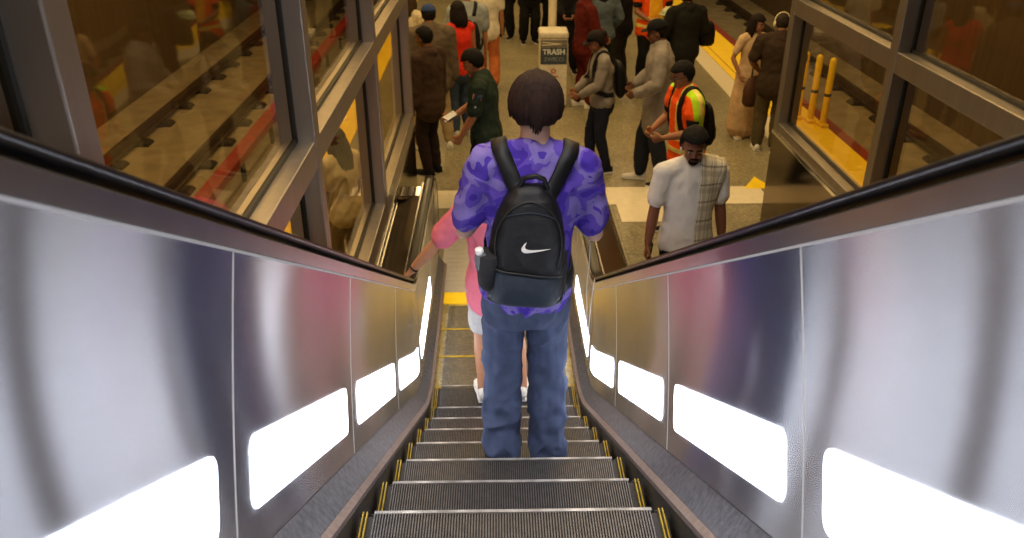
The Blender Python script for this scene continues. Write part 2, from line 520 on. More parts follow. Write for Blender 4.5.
# tracks on both sides
M_bed = mat('track_concrete', '8a7f68', .85, 0, .2, 3, bump=.3, bscale=14)
M_railm = mat('rail_steel', '5a4b3f', .4, .7, .2, 12)
M_tie = mat('rail_fastener_dark', '2a211b', .8, 0, .2, 12)
def tracks(sg, edge, xs, wallx, label):
    mb = MB(); mb.box((min(edge, wallx), -3, -1.4), (max(edge, wallx), 34, -1.1)); struct(mb.obj('track_bed', M_bed))
    grp = 'rails of the track ' + label
    for x in xs:
        mb = MB()
        prof = [(-.07, 0), (.07, 0), (.07, .015), (.012, .03), (.012, .11), (.036, .125), (.036, .16), (-.036, .16), (-.036, .125), (-.012, .11), (-.012, .03), (-.07, .015)]
        mb.sweep([[(x+a, y, -1.02+b) for a, b in prof] for y in (0, 34)], True, True)
        near = abs(x) == min(abs(q) for q in xs)
        tag(mb.obj('rail', M_railm), ('rusty nearer rail ' if near else 'rusty farther rail ')+label, 'rail')
    pr = None
    for x in xs:
        for k in range(24):
            y = 5+k*1.1
            if pr is None:
                mb = MB(); mb.sweep([[(-.24, -.15, -.08), (.24, -.15, -.08), (.24, .15, -.08), (-.24, .15, -.08)], [(-.22, -.13, -.03), (.22, -.13, -.03), (.22, .13, -.03), (-.22, .13, -.03)], [(-.19, -.10, 0), (.19, -.10, 0), (.19, .10, 0), (-.19, .10, 0)]], True, True)
                pr = mb.obj('rail_support', M_tie, bevel=.01); o = pr
            else:
                o = pr.copy(); COL.objects.link(o)
            o.location = (x, y, -1.021)
            tag(o, 'dark block under a rail '+label, 'rail support', 'rail supports '+label)
tracks(1, XR, (5.75, 7.1), 8.1, 'on the track beyond the bollards')
tracks(-1, XL, (-4.75, -6.15), -7.2, 'on the track beside the red rail cover')
# third rail cover on the left track
mb = MB(); mb.sweep([[(-3.98, y, -.72), (-3.98, y, -.60), (-3.93, y, -.55), (-3.82, y, -.55), (-3.77, y, -.60), (-3.77, y, -.72)] for y in (0, 34)], True, True)
oc = mb.obj('rail_cover', mat('red_rail_cover', '8e2c1e', .5, 0, .2, 6)); tag(oc, 'long red third rail cover above the pale track bed', 'rail cover')
for k in range(14):
    mb = MB(); mb.box((-3.90, 3+k*1.8, -1.1), (-3.85, 3.1+k*1.8, -.72)); mb.obj('post', M_tie, oc)
M_tunnel = mat('ribbed_brown_wall', '54432c', .85, 0, .2, 2, stretch=(8, 8, .2))
mb = MB(); mb.box((8.1, -3, -1.4), (8.4, 34, 6.5))
pass
struct(mb.obj('wall_right', M_tunnel))
mb = MB(); mb.box((-7.5, -3, -1.4), (-7.2, 34, 6.5))
pass
struct(mb.obj('wall_left', M_tunnel))
mb = MB(); mb.box((-7.5, 34, -1.4), (8.4, 34.3, 6.5)); struct(mb.obj('wall_back', M_tunnel))
mb = MB(); mb.box((-7.5, -3, 6.5), (8.4, 34, 6.8)); struct(mb.obj('ceiling', mat('dark_ceiling', '4a3c2a', .8)))
mb = MB(); mb.box((-7.5, -3.3, -1.4), (8.4, -3, 6.5)); struct(mb.obj('wall_front', M_tunnel))

# ------------------------------------------------------------------ glazed screens
def screen(sg, xf, xg, yend, posts, zs, wname, lower, wstart, tag_n):
    """xf front plane of the frame, xg glass plane, zs = (chrome, sill, transom)"""
    zc, zsil, zt = zs; y0 = -1.0; top = 4.9
    X = lambda a, b: (min(a, b), max(a, b))
    mb = MB()
    for y in posts:
        a, b = X(xf, xg+sg*.08); mb.box((a, y, zc-.02), (b, y+.11, top))
    for (z0, z1) in ((zc+.02, zsil), (zt-.14, zt), (4.75, 4.9)):
        a, b = X(xf+sg*.004, xg+sg*.06); mb.box((a, y0, z0), (b, yend, z1))
    struct(mb.obj('trim_%d' % tag_n, M_frame, bevel=.006))
    mb = MB()
    a, b = X(xf-sg*.006, xf+sg*.05); mb.box((a, y0, zc-.015), (b, yend, zc+.02)); struct(mb.obj('trim_%d' % (tag_n+1), M_chrome, bevel=.004))
    mb = MB(); a, b = X(xf, xf+sg*.16); mb.box((a, y0, 0), (b, yend-.02, zc-.015)); struct(mb.obj('wall_%s' % lower, M_brown))
    mb = MB()
    n = wstart
    ps = [y0-.11]+list(posts)
    for i in range(len(ps)-1):
        for z0, z1 in ((zsil, zt-.14), (zt, 4.75)):
            ya, yb = ps[i]+.11, ps[i+1]
            if yb-ya < .2: continue
            g = MB(); a, b = X(xg, xg+sg*.012); g.add([(xg, ya, z0), (xg, yb, z0), (xg, yb, z1), (xg, ya, z1)], [(0, 1, 2, 3)])
            w_ = g.obj('window_%d' % n, M_glass); struct(w_); n += 1
            k = MB(); t = .02
            for bx in (((ya, z0), (yb, z0+t)), ((ya, z1-t), (yb, z1)), ((ya, z0), (ya+t, z1)), ((yb-t, z0), (yb, z1))):
                a, b = X(xg-sg*.012, xg+sg*.012); k.box((a, bx[0][0], bx[0][1]), (b, bx[1][0], bx[1][1]))
            k.obj('gasket', M_gasket, w_)
    return n
n = screen(-1, -.945, -1.045, 8.95, (-.55, 1.74, 4.03, 6.33, 8.83), (.72, .905, 2.2), 'left', 'low_left', 1, 10)
screen(1, 2.60, 2.70, 7.72, (-.9, 1.3, 3.45, 5.53, 7.60), (1.05, 1.16, 2.29), 'right', 'low_right', n, 20)

# ------------------------------------------------------------------ bollards behind the glass
for x, y, wh in ((4.22, 11.50, 'nearest the platform'), (4.34, 11.32, 'in the middle of the three'), (4.45, 11.12, 'closest to the platform edge')):
    e = empty('bollard', (x, y, .006), 0, 'yellow tube bollard seen through glass, the one '+wh, 'bollard', 'yellow bollards on the platform edge')
    mb = MB(); mb.tube([(0, 0, .05), (0, 0, .9)], [.045, .045], n=16); mb.obj('tube', M_yel, e, True)
    mb = MB(); mb.tube([(0, 0, .42), (0, 0, .46)], [.047, .047], n=16, round_caps=False); mb.obj('band', M_tie, e, True)
    mb = MB(); mb.box((-.055, -.09, 0), (.055, .09, .05)); mb.obj('base', M_yel, e, bevel=.012)

# ------------------------------------------------------------------ bin with pole
M_binw = mat('bin_cream_panel', 'd6cdb6', .5); M_binb = mat('bin_slate_band', '3c4650', .55)
BX, BY = .785, 12.28
tb = empty('trash_can', (BX, BY, 0), 0, 'cream and slate trash can standing before the pole', 'trash can')
mb = MB(); mb.box((-.2, -.2, .04), (.2, .2, 1.0)); mb.obj('body', M_binw, tb, bevel=.015)
mb = MB(); mb.box((-.21, -.21, 1.0), (.21, .21, 1.10)); mb.obj('lid', M_binw, tb, bevel=.03)
mb = MB(); mb.box((-.18, -.18, 0), (.18, .18, .04)); mb.obj('base', M_tie, tb)
fr = -.204
mb = MB(); mb.box((-.19, fr, .885), (.19, fr+.01, .99)); mb.obj('opening', mat('bin_grey_panel', '7d7a70', .4, .3), tb)
for k, (z, t) in enumerate(((.965, .10), (.925, -.05))):
    mb = MB(); mb.add([(-.17, fr-.004, z), (.17, fr-.004, z-t*.3), (.17, fr-.004, z-.012-t*.3), (-.17, fr-.004, z-.012), (-.17, fr, z), (.17, fr, z-t*.3), (.17, fr, z-.012-t*.3), (-.17, fr, z-.012)], [(0, 1, 2, 3), (4, 7, 6, 5), (0, 4, 5, 1), (1, 5, 6, 2), (2, 6, 7, 3), (3, 7, 4, 0)])
    mb.obj('stripe', M_cream, tb)
mb = MB(); mb.box((-.19, fr, .645), (.19, fr+.01, .88)); mb.obj('sign_band', M_binb, tb)
RX = Matrix.Rotation(R(90), 4, 'X')
M_txt = mat('sign_lettering', 'd9dcd8', .5); M_txt2 = mat('sign_small_lettering', '8b959c', .5); M_logo = mat('red_logo', 'b5402c', .5)
text_mesh('lettering', 'TRASH', .105, M_txt, Matrix.Translation((0, fr-.003, .82)) @ RX, tb, bold=.003)
text_mesh('small_lettering', 'ZWECCI', .075, M_txt2, Matrix.Translation((0, fr-.003, .715)) @ RX, tb)
mb = MB(); star = []
for i in range(10):
    r_ = .045 if i % 2 == 0 else .030; a = R(90+36*i); star.append((r_*math.cos(a), r_*math.sin(a)))
inn = [(x*.62, y*.62) for x, y in star]
mb.sweep([[(x, fr-.004, .55+z) for x, z in star], [(x, fr-.004, .55+z) for x, z in inn], [(x, fr+.002, .55+z) for x, z in inn], [(x, fr+.002, .55+z) for x, z in star], [(x, fr-.004, .55+z) for x, z in star]], True, False)
mb.obj('logo', M_logo, tb)
mb = MB(); mb.box((-.03, fr-.003, .465), (.07, fr+.002, .478)); mb.obj('logo_caption', M_logo, tb)
pl = empty('sign_pole', (.79, 12.62, 0), 0, 'pale sign pole rising behind the trash can', 'pole')
mb = MB(); mb.tube([(0, 0, .02), (0, 0, 2.6)], [.06, .06], n=14); mb.obj('pole', M_cream, pl, True)
mb = MB(); mb.tube([(0, 0, 0), (0, 0, .03)], [.15, .14], n=20, round_caps=False); mb.obj('base', M_tie, pl)
mb = MB(); mb.box((-.28, -.015, 1.95), (.28, .015, 2.5)); mb.obj('sign_board', M_binb, pl)

# ------------------------------------------------------------------ lights
def area(name, loc, size, energy, col, rot=(0, 0, 0), spread=180):
    l = bpy.data.lights.new(name, 'AREA'); l.shape = 'RECTANGLE'; l.size, l.size_y = size; l.energy = energy; l.color = col; l.spread = R(spread)
    o = bpy.data.objects.new(name, l); COL.objects.link(o); o.location = loc; o.rotation_euler = rot; return o
AMB = (1, .67, .28)
for x, yc_, e_ in ((-1.9, 13, 400), (1.2, 16, 260), (4.0, 16, 270)):
    area('platform_light', (x, yc_, 6.2), (.5, 20), e_, AMB)
area('track_light', (6.4, 14, 6.2), (.4, 22), 110, AMB)
area('track_light', (-5.0, 10, 6.2), (.4, 20), 330, AMB)
area('escalator_light', (0, 1.6, 6.3), (1.2, 3.0), 90, (1, .95, .92), spread=110)
area('landing_light', (.9, 6.6, 6.2), (2.6, 1.6), 150, (1, .74, .40))
# ------------------------------------------------------------------ people
SKIN = {}
def skin(hexc):
    if hexc not in SKIN:
        SKIN[hexc] = mat('skin_tone', hexc, .5, 0, .06, 30, spec=.35)
    return SKIN[hexc]
CL = {}
def cloth(hexc, name='fabric', var=.14, rough=.85, bump=.25, bscale=160, scale=14):
    k = (hexc, name)
    if k not in CL: CL[k] = mat(name, hexc, rough, 0, var, scale, bump=bump, bscale=bscale, spec=.2, sheen=.0)
    return CL[k]
M_eyew = mat('eye_white', '8f8274', .4); M_iris = mat('eye_dark', '1c120c', .2)
M_lip = mat('lip', '7d4a40', .5); 
def bone2(a, target, l1, l2, hint):
    a = V(a); t = V(target); d = t-a; L = d.length
    mx = (l1+l2)*.999
    if L > mx: d = d*(mx/L); L = mx; t = a+d
    u = d/L
    x = (l1*l1-l2*l2+L*L)/(2*L); h = math.sqrt(max(0, l1*l1-x*x))
    p = V(hint)-u*V(hint).dot(u)
    p = p.normalized() if p.length > 1e-6 else u.orthogonal()
    return a+u*x+p*h, t

def hand(mb, wrist, f, n, thumb_side, k, curl=.5, fat=1., n_seg=8):
    """palm, four fingers, thumb. f: forearm direction, n: palm normal (palm side)"""
    f = f.normalized(); n = (n-f*n.dot(f)).normalized(); s = f.cross(n)*thumb_side
    W = wrist
    mb.tube([W-f*.02*k, W+f*.02*k, W+f*.06*k, W+f*.092*k], [(.025*k, .017*k), (.033*k, .017*k), (.040*k, .015*k), (.037*k, .013*k)], xdir=s, n=10)
    rf = .0088*k*fat
    for q, ln, cu in ((.029, .072, .9), (.010, .080, 1.), (-.010, .074, 1.08), (-.029, .058, 1.2)):
        b = W+f*.085*k+s*q*k
        a1 = curl*cu; a2 = a1+curl*cu*1.1; a3 = a2+curl*.8
        d1 = f*math.cos(a1)+n*math.sin(a1); d2 = f*math.cos(a2)+n*math.sin(a2); d3 = f*math.cos(a3)+n*math.sin(a3)
        sp = s*q*.12
        p1 = b+(d1+sp)*ln*.45*k; p2 = p1+d2*ln*.32*k; p3 = p2+d3*ln*.23*k
        mb.tube([b-f*.02*k, b, p1, p2, p3], [rf*1.05, rf*1.08, rf, rf*.93, rf*.8], n=n_seg)
    b = W+f*.025*k+s*.026*k
    d = (f*.62+s*.62+n*.35).normalized(); d2 = (f*.85+s*.2+n*.45).normalized()
    mb.tube([b, b+d*.038*k, b+d*.04*k+d2*.03*k, b+d*.04*k+d2*.052*k], [rf*1.5, rf*1.3, rf*1.1, rf*.85], n=n_seg)

def wrinkle(me, amp, freq, seed=0, stretch=(1, 1, 1), zfun=None):
    me.update()
    o = V((seed*3.1, seed*1.7, seed*5.3))
    vn = [v.normal.copy() for v in me.vertices]
    for v, nn in zip(me.vertices, vn):
        p = V((v.co.x*stretch[0], v.co.y*stretch[1], v.co.z*stretch[2]))*freq+o
        a = noise.noise(p)+.5*noise.noise(p*2.1)
        a = 1-abs(a)*2 if True else a          # ridged: reads as folds
        g = zfun(v.co) if zfun else 1
        v.co += nn*amp*(a-.4)*g

class Person:
    def __init__(s, label, loc, hd=0, h=1.75, skin_c='b98a68', lean=0, tilt=0, yaw=0, pitch=0, hyaw=0, wide=1., arms=None, legs=None, vox=.012, group=None, fem=False, foot_yaw=(8, -8)):
        s.k = k = h/1.75; s.h = h; s.vox = vox; s.wide = wide; s.fem = fem
        s.root = empty('person', loc, R(hd), label, 'person', group)
        s.skin_c = skin_c
        s.lean = lean
        w_ = wide
        P = V((0, 0, .95*k)); s.P = P
        Ms = Matrix.Rotation(R(-lean), 3, 'X') @ Matrix.Rotation(R(tilt), 3, 'Y') @ Matrix.Rotation(R(yaw), 3, 'Z')
        s.Ms = Ms
        s.sp = lambda x, y, z: P + Ms @ V((x*k, y*k, z*k))           # spine frame
        bend = lambda z: 1.0
        sw = (.172 if fem else .188)*w_
        s.sh = {1: s.sp(sw, -.005, .475), -1: s.sp(-sw, -.005, .475)}      # 1 = the person's right (x+)
        s.hip = {1: V((.086*k*w_, 0, .92*k)), -1: V((-.086*k*w_, 0, .92*k))}
        s.l1, s.l2 = .285*k, .255*k
        s.elbow = {}; s.wrist = {}; s.palm = {}; s.curl = {}
        arms = arms or {}
        for sd in (1, -1):
            t, hint, pn, cu = arms.get(sd, (None, None, None, None))
            if t is None: t = (sd*.235*w_, .06, .86)
            if hint is None: hint = (sd*.25, -1, -.1)
            tw = V(t)*k
            s.elbow[sd], s.wrist[sd] = bone2(s.sh[sd], tw, s.l1, s.l2, hint)
            s.palm[sd] = V(pn) if pn else V((-sd, .15, 0)); s.curl[sd] = cu if cu is not None else .35
        s.knee = {}; s.ankle = {}; s.toe = {}
        legs = legs or {}
        for i, sd in enumerate((1, -1)):
            t = legs.get(sd, (sd*.105*w_, 0, .085)); tw = V(t)*k
            s.knee[sd], s.ankle[sd] = bone2(s.hip[sd], tw, .425*k, .425*k, (sd*.08, 1, 0))
            a = R(foot_yaw[i]); s.toe[sd] = V((math.sin(a), math.cos(a), 0))
        # head frame
        nb = s.sp(0, -.012, .555); s.neck0 = s.sp(0, -.018, .50)
        Mh = Matrix.Rotation(R(hyaw), 3, 'Z') @ Matrix.Rotation(R(-lean*.5-pitch), 3, 'X') @ Matrix.Rotation(R(tilt*.5), 3, 'Y')
        s.Mh = Mh; s.hc = nb + Mh @ V((0, .022*k, .125*k))
        s.neck1 = nb + Mh @ V((0, .0, .06*k))
        s.build_body()
    def hp(s, x, y, z): return s.hc + s.Mh @ V((x*s.k, y*s.k, z*s.k))

    def torso(s, mb, e, z0=-.10, z1=.54, fx=1., hemflare=0., shoulders=True):
        k = s.k; w_ = s.wide
        prof = [(-.34, .150, .112), (-.22, .160, .116), (-.10, .158, .118), (0, .160, .118), (.10, .143, .106), (.22, .152, .110), (.35, .168, .116), (.43, .165, .106), (.49, .120, .082), (.535, .078, .066), (.56, .064, .062)]
        if s.fem: prof = [(-.34, .155, .115), (-.22, .165, .12), (-.10, .168, .122), (0, .162, .116), (.10, .132, .10), (.22, .138, .105), (.34, .150, .118), (.43, .148, .098), (.49, .108, .076), (.535, .07, .06), (.56, .058, .057)]
        pts = []; rad = []
        def lerp(z):
            for a, b in zip(prof[:-1], prof[1:]):
                if a[0] <= z <= b[0]:
                    f = (z-a[0])/(b[0]-a[0]); return a[1]+(b[1]-a[1])*f, a[2]+(b[2]-a[2])*f
        zs = [z0]+[p[0] for p in prof if z0 < p[0] < z1]+[z1]
        for z in zs:
            rx, ry = lerp(z)
            fl = 1+hemflare*max(0, (.25-z))
            pts.append(s.sp(0, -.012 if z > .3 else 0, z) if z > -.12 else V((0, 0, s.P.z+z*k)))
            rad.append(((rx*w_*fx*fl+e)*k, (ry*w_*fx*fl+e)*k))
        mb.tube(pts, rad, xdir=s.Ms @ V((1, 0, 0)), n=20)
        if shoulders:
            mb.tube([s.sh[-1]*.97+s.sp(0, 0, .475)*.03, s.sp(-.08*w_, -.01, .495), s.sp(.08*w_, -.01, .495), s.sh[1]*.97+s.sp(0, 0, .475)*.03],
                    [(.050+e)*k, (.060+e)*k, (.060+e)*k, (.050+e)*k], n=12)
    def arm(s, mb, sd, e, frac=2.0, loose=1.):
        """frac: 1 = to the elbow, 2 = to the wrist"""
        k = s.k; w_ = (s.wide+1)/2*(.9 if s.fem else 1)
        a, b, c = s.sh[sd], s.elbow[sd], s.wrist[sd]
        P = [a, a.lerp(b, .35), a.lerp(b, .75), b, b.lerp(c, .3), b.lerp(c, .7), c]
        rr = [.056, .049, .043, .040, .041, .034, .026]
        ts = [0, .35, .75, 1, 1.3, 1.7, 2]
        pts = []; rad = []
        for p, r, t in zip(P, rr, ts):
            if t <= frac+1e-6: pts.append(p); rad.append((r*w_+e*(1+(loose-1)*t))*k)
        if frac not in ts:
            i = max(i for i in range(len(ts)) if ts[i] <= frac); f = (frac-ts[i])/(ts[i+1]-ts[i])
            pts.append(P[i].lerp(P[i+1], f)); rad.append(((rr[i]+(rr[i+1]-rr[i])*f)*w_+e*(1+(loose-1)*frac))*k)
        mb.tube(pts, rad, n=12)
    def leg(s, mb, sd, e, top=.0, end=1., hemr=None, r_knee=None):
        k = s.k; w_ = (s.wide+1)/2
        h, kn, an = s.hip[sd], s.knee[sd], s.ankle[sd]
        pts = [h+V((0, 0, top)), h.lerp(kn, .25), h.lerp(kn, .6), kn, kn.lerp(an, .3), kn.lerp(an, .65), an]
        rr = [.078, .080, .068, .055, .057, .045, .036]; ts = [0, .25, .6, 1, 1.3, 1.65, 2]
        P = []; Q = []
        for p, r, t in zip(pts, rr, ts):
            if t > end*2+1e-6: break
            q = r*w_+e
            if hemr is not None and t > .6: q = max(q, (.072*w_+e)+(hemr-(.072*w_+e))*(t-.6)/1.4)
            P.append(p); Q.append(q*k)
        if ts[len(P)-1] < end*2-1e-6:
            i = len(P)-1; f = (end*2-ts[i])/(ts[i+1]-ts[i]); P.append(pts[i].lerp(pts[i+1], f)); Q.append((rr[i]*w_+e)*k)
        mb.tube(P, Q, n=14)
    def build_body(s):
        k = s.k; mb = MB(); w_ = s.wide
        s.torso(mb, 0)
        for sd in (1, -1):
            s.arm(mb, sd, 0); s.leg(mb, sd, 0)
            f = s.wrist[sd]-s.elbow[sd]
            hand(mb, s.wrist[sd], f, s.palm[sd], sd, k, s.curl[sd], 1. if s.vox < .009 else 1.2)
            a = s.ankle[sd]; t = s.toe[sd]
            mb.tube([a, a-V((0, 0, .045*k))+t*.03*k, a-V((0, 0, .06*k))+t*.12*k, a-V((0, 0, .062*k))+t*.16*k], [.034*k, (.036*k, .030*k), (.040*k, .020*k), (.032*k, .016*k)], xdir=V((0, 0, 1)).cross(t), n=10)
        mb.tube([s.neck0, s.neck1, s.hp(0, -.01, -.04)], [.060*k*(.88 if s.fem else 1), .055*k*(.88 if s.fem else 1), .05*k], n=14)
        M3 = s.Mh
        def hb(c, r): mb.ball(s.hp(*c), tuple(x*k for x in r), M3, 18, 11)
        hb((0, -.008, .025), (.076, .097, .096)); hb((0, .026, -.045), (.060, .066, .066)); hb((0, .050, -.085), (.034, .036, .028))
        hb((0, .098, -.020), (.013, .018, .016)); hb((0, .092, .004), (.009, .012, .026))
        hb((0, .078, .032), (.052, .016, .012))
        for sd in (1, -1):
            hb((sd*.077, -.005, -.012), (.010, .020, .032)); hb((sd*.036, .070, -.03), (.024, .018, .02))
        me = remesh(mb, s.vox, 5 if s.vox > .009 else 6)
        s.body = link('body', me, skin(s.skin_c), s.root, True)
    def face(s, beard=None, brow='1a120d', lip=None, glasses=False):
        k = s.k
        for sd in (1, -1):
            mb = MB(); mb.ball(s.hp(sd*.033, .082, .002), (.013*k, .009*k, .0055*k), s.Mh, 10, 7)
            e = mb.obj('eye', M_eyew, s.root, True)
            mb = MB(); mb.ball(s.hp(sd*.033, .090, .001), (.006*k, .003*k, .005*k), s.Mh, 10, 7); mb.obj('iris', M_iris, e, True)
            mb = MB(); mb.tube([s.hp(sd*.014, .094, .022), s.hp(sd*.034, .093, .028), s.hp(sd*.052, .082, .021)], [.0035*k, .0045*k, .003*k], n=6)
            mb.obj('eyebrow', cloth(brow, 'hair_dark', bump=0), s.root, True)
        mb = MB(); mb.ball(s.hp(0, .086, -.058), (.024*k, .012*k, .0075*k), s.Mh, 10, 7); mb.obj('mouth', M_lip if not lip else cloth(lip, 'lip_tone', bump=0), s.root, True)
        if beard:
            mb = MB(); mb.ball(s.hp(0, .055, -.088), (.036*k, .036*k, .028*k), s.Mh, 14, 9)
            for sd in (1, -1): mb.tube([s.hp(0, .098, -.044), s.hp(sd*.022, .09, -.047), s.hp(sd*.030, .076, -.07), s.hp(sd*.02, .072, -.09)], [.005*k, .0055*k, .006*k, .008*k], n=6)
            mb.obj('beard', cloth(beard, 'beard_hair', bump=.4), s.root, True)
        if glasses:
            mb = MB()
            for sd in (1, -1):
                c = [s.hp(sd*.034+.024*math.cos(a), .104, .002+.018*math.sin(a)) for a in [2*math.pi*i/12 for i in range(13)]]
                mb.tube(c, [.0025*k]*13, n=6); mb.tube([s.hp(sd*.058, .102, .004), s.hp(sd*.079, .03, .006), s.hp(sd*.082, -.01, 0)], [.0022*k]*3, n=6)
            mb.tube([s.hp(-.011, .106, .004), s.hp(.011, .106, .004)], [.0025*k]*2, n=6)
            mb.obj('glasses', M_gasket, s.root, True)
    def hair(s, col, style='short', vol=.012, ear=-.03, nape=-.075, fringe=.058):
        """shell over the skull; where a face shows, the shell dives inside the head"""
        k = s.k; mb = MB(); nu, nv = 36, 26; rings = []
        for i in range(1, nv):
            th = math.pi*i/nv; ring = []
            for j in range(nu):
                ph = 2*math.pi*j/nu
                d = V((math.sin(th)*math.cos(ph), math.sin(th)*math.sin(ph), -math.cos(th)))
                p = V((d.x*(.078+vol), d.y*(.099+vol)-.008, d.z*(.098+vol)+.025))
                front = max(0, d.y)
                lim = nape if d.y < -.25 else (ear if d.y < .3 else fringe)
                if -.25 <= d.y < .3: lim = nape+(ear-nape)*min(1, max(0, (d.y+.25)/.3)) if d.y < .05 else ear+(fringe-ear)*(d.y-.05)/.25
                if p.z < lim: p = V((d.x*.06, d.y*.075-.008, max(p.z, lim-.004)*.9 if p.z > lim-.03 else d.z*.07+.02))
                else:
                    nz = noise.noise(d*4.2+V((s.h*9, 0, 0)))
                    p += d*(.005*nz + .003*noise.noise(V((ph*7, d.z*1.5, s.h*3))))
                ring.append(s.hp(*p))
            rings.append(ring)
        mb.sweep(rings, True, True)
        o = mb.obj('hair', cloth(col, 'hair', var=.35, rough=.75, bump=.6, bscale=90), s.root, True)
        if style == 'long' or style == 'bob':
            L = .24 if style == 'long' else .12
            m2 = MB()
            for i in range(13):
                a = R(-200+i*220/12); x, y = .078*math.cos(a), .088*math.sin(a)-.012
                if style == 'bob' and False: pass
                m2.tube([s.hp(x, y, .03), s.hp(x*1.18, y*1.12-.004, -.06), s.hp(x*1.22, y*1.1-.015, -.06-L*.5), s.hp(x*1.05, y*1.0-.02, -.06-L)], [.022*k, .026*k, .024*k, .012*k], n=8)
            m2.obj('hair_length', cloth(col, 'hair', var=.35, rough=.75, bump=.6, bscale=90), o, True)
        if style == 'bun':
            m2 = MB(); m2.ball(s.hp(0, -.115, .05), (.045*k, .04*k, .045*k)); m2.obj('bun', cloth(col, 'hair', var=.35, rough=.75, bump=.6, bscale=90), o, True)
        return o
    def cap(s, col, brim=True, back=False):
        k = s.k; mb = MB(); nu = 24; rings = []
        for i in range(9):
            th = R(90)*i/8*.98
            rings.append([s.hp(.090*math.cos(th)*math.cos(2*math.pi*j/nu), -.008+.110*math.cos(th)*math.sin(2*math.pi*j/nu), .040+.095*math.sin(th)) for j in range(nu)])
        mb.sweep(rings, True, True)
        if brim:
            sg = -1 if back else 1; top = []; bot = []
            for i in range(11):
                a = R(15+15*i); top.append((.075*math.cos(a), .06*math.sin(a)+.07))
            outer = [s.hp(x, sg*(y+.04)-.008, .043-.010*(1-abs(x)/.08)) for x, y in top]
            outer2 = [s.hp(x*1.02, sg*(y*.2+.05)-.008, .05) for x, y in top]
            mb.sweep([outer2, outer], False, False)
            lo = [p-s.Mh @ V((0, 0, .005*k)) for p in outer]; lo2 = [p-s.Mh @ V((0, 0, .005*k)) for p in outer2]
            mb.sweep([outer, lo], False, False); mb.sweep([lo, lo2], False, False)
        return mb.obj('cap', cloth(col, 'cap_fabric'), s.root, True)
    # ---- clothes
    def top(s, m, kind='tee', e=.016, hem=-.10, sleeve=None, name=None, flare=.32, amp=.006, neck=.525, loose=1., vox=None, cut=None, seed=None, hood=False, fx=1.):
        mb = MB(); k = s.k
        s.torso(mb, e, hem, neck, fx=fx, hemflare=flare)
        fr = {'tee': .68, 'long': 1.93, 'tank': 0, 'vest': 0, 'poly': .8}[kind] if sleeve is None else sleeve
        if fr > 0:
            for sd in (1, -1): s.arm(mb, sd, e*1.15, fr, loose)
        if hood:
            mb.tube([s.sp(-.085, .03, .53), s.sp(-.075, -.07, .53), s.sp(0, -.105, .515), s.sp(.075, -.07, .53), s.sp(.085, .03, .53)], [.030*k, .042*k, .05*k, .042*k, .030*k], n=10)
        me = remesh(mb, vox or s.vox*1.05, 5)
        wrinkle(me, amp, 9/k, seed or s.h*7+s.root.location.x, (1, 1, .8))
        ms = m if isinstance(m, list) else [m]
        o = link(name or {'tee': 't_shirt', 'long': 'sweater', 'tank': 'tank_top', 'vest': 'safety_vest', 'poly': 'polo_shirt'}[kind], me, ms, s.root, True)
        if cut:
            for p in me.polygons: p.material_index = cut(p.center)
        return o
    def trousers(s, m, e=.014, hemr=None, end=.985, waist=.0, amp=.006, name='trousers', vox=None, top_e=None):
        mb = MB(); k = s.k
        s.torso(mb, top_e if top_e is not None else e*.8, -.11, waist, shoulders=False)
        for sd in (1, -1): s.leg(mb, sd, e, .01, end, hemr)
        me = remesh(mb, vox or s.vox*1.05, 5)
        zb = .25*s.h
        wrinkle(me, amp, 8/k, s.h*3+s.root.location.y, (1, 1, .9), lambda c: 1+.8*max(0, 1-c.z/zb))
        return link(name, me, m, s.root, True)
    def dress(s, m, hemz=.25, hemr=.24, amp=.008, name='dress', sleeves=0, e=.014):
        mb = MB(); k = s.k
        s.torso(mb, e, -.08, .50)
        if sleeves:
            for sd in (1, -1): s.arm(mb, sd, e, sleeves)
        mb.tube([V((0, 0, .98*k)), V((0, 0, .85*k)), V((0, 0, .55*k)), V((0, 0, hemz*k))], [(.165*k, .13*k), (.19*k, .15*k), (.20*k+hemr*.1, .17*k), (hemr*k, hemr*.85*k)], xdir=(1, 0, 0), n=24)
        me = remesh(mb, s.vox*1.05, 5)
        wrinkle(me, amp, 7/k, s.h, (1.6, 1.6, .25), lambda c: 1 if c.z < .95*k else .5)
        return link(name, me, m, s.root, True)
    def shoes(s, m, sole='d9d4c8', m2=None):
        k = s.k
        for sd in (1, -1):
            a = s.ankle[sd]; t = s.toe[sd]; x = V((t.y, -t.x, 0)); z0 = a.z-.085*k
            L = [(-.075, .030, .085), (-.06, .036, .095), (-.02, .037, .10), (.03, .037, .082), (.08, .043, .062), (.13, .045, .052), (.17, .040, .045), (.195, .024, .034)]
            mb = MB(); secs = []; ss = []; st = []
            for y, w_, hh in L:
                ring = []
                for j in range(14):
                    an = 2*math.pi*j/14; cx, cz = math.cos(an), math.sin(an)
                    zz = max(.014, hh*.5+hh*.5*cz)
                    ring.append(V((a.x, a.y, z0))+t*(y*k)+x*(w_*k*cx*(1 if cz < .2 else .92))+V((0, 0, zz*k)))
                secs.append(ring)
            mb.sweep(secs, True, True)
            o = mb.obj('shoe', m if sd == 1 or m2 is None else m2, s.root, True)
            mb = MB()
            out = [(y, w_*1.08) for y, w_, hh in L]
            loop = [V((a.x, a.y, z0))+t*(y*k)+x*(w_*k) for y, w_ in out]+[V((a.x, a.y, z0))+t*(y*k)-x*(w_*k) for y, w_ in out[::-1]]
            mb.sweep([[p+V((0, 0, .001)) for p in loop], [p+V((0, 0, .024*k)) for p in loop]], True, True)
            mb.obj('sole', cloth(sole, 'shoe_sole', bump=0), o)
    def W(s, p): return s.root.matrix_basis @ V(p)
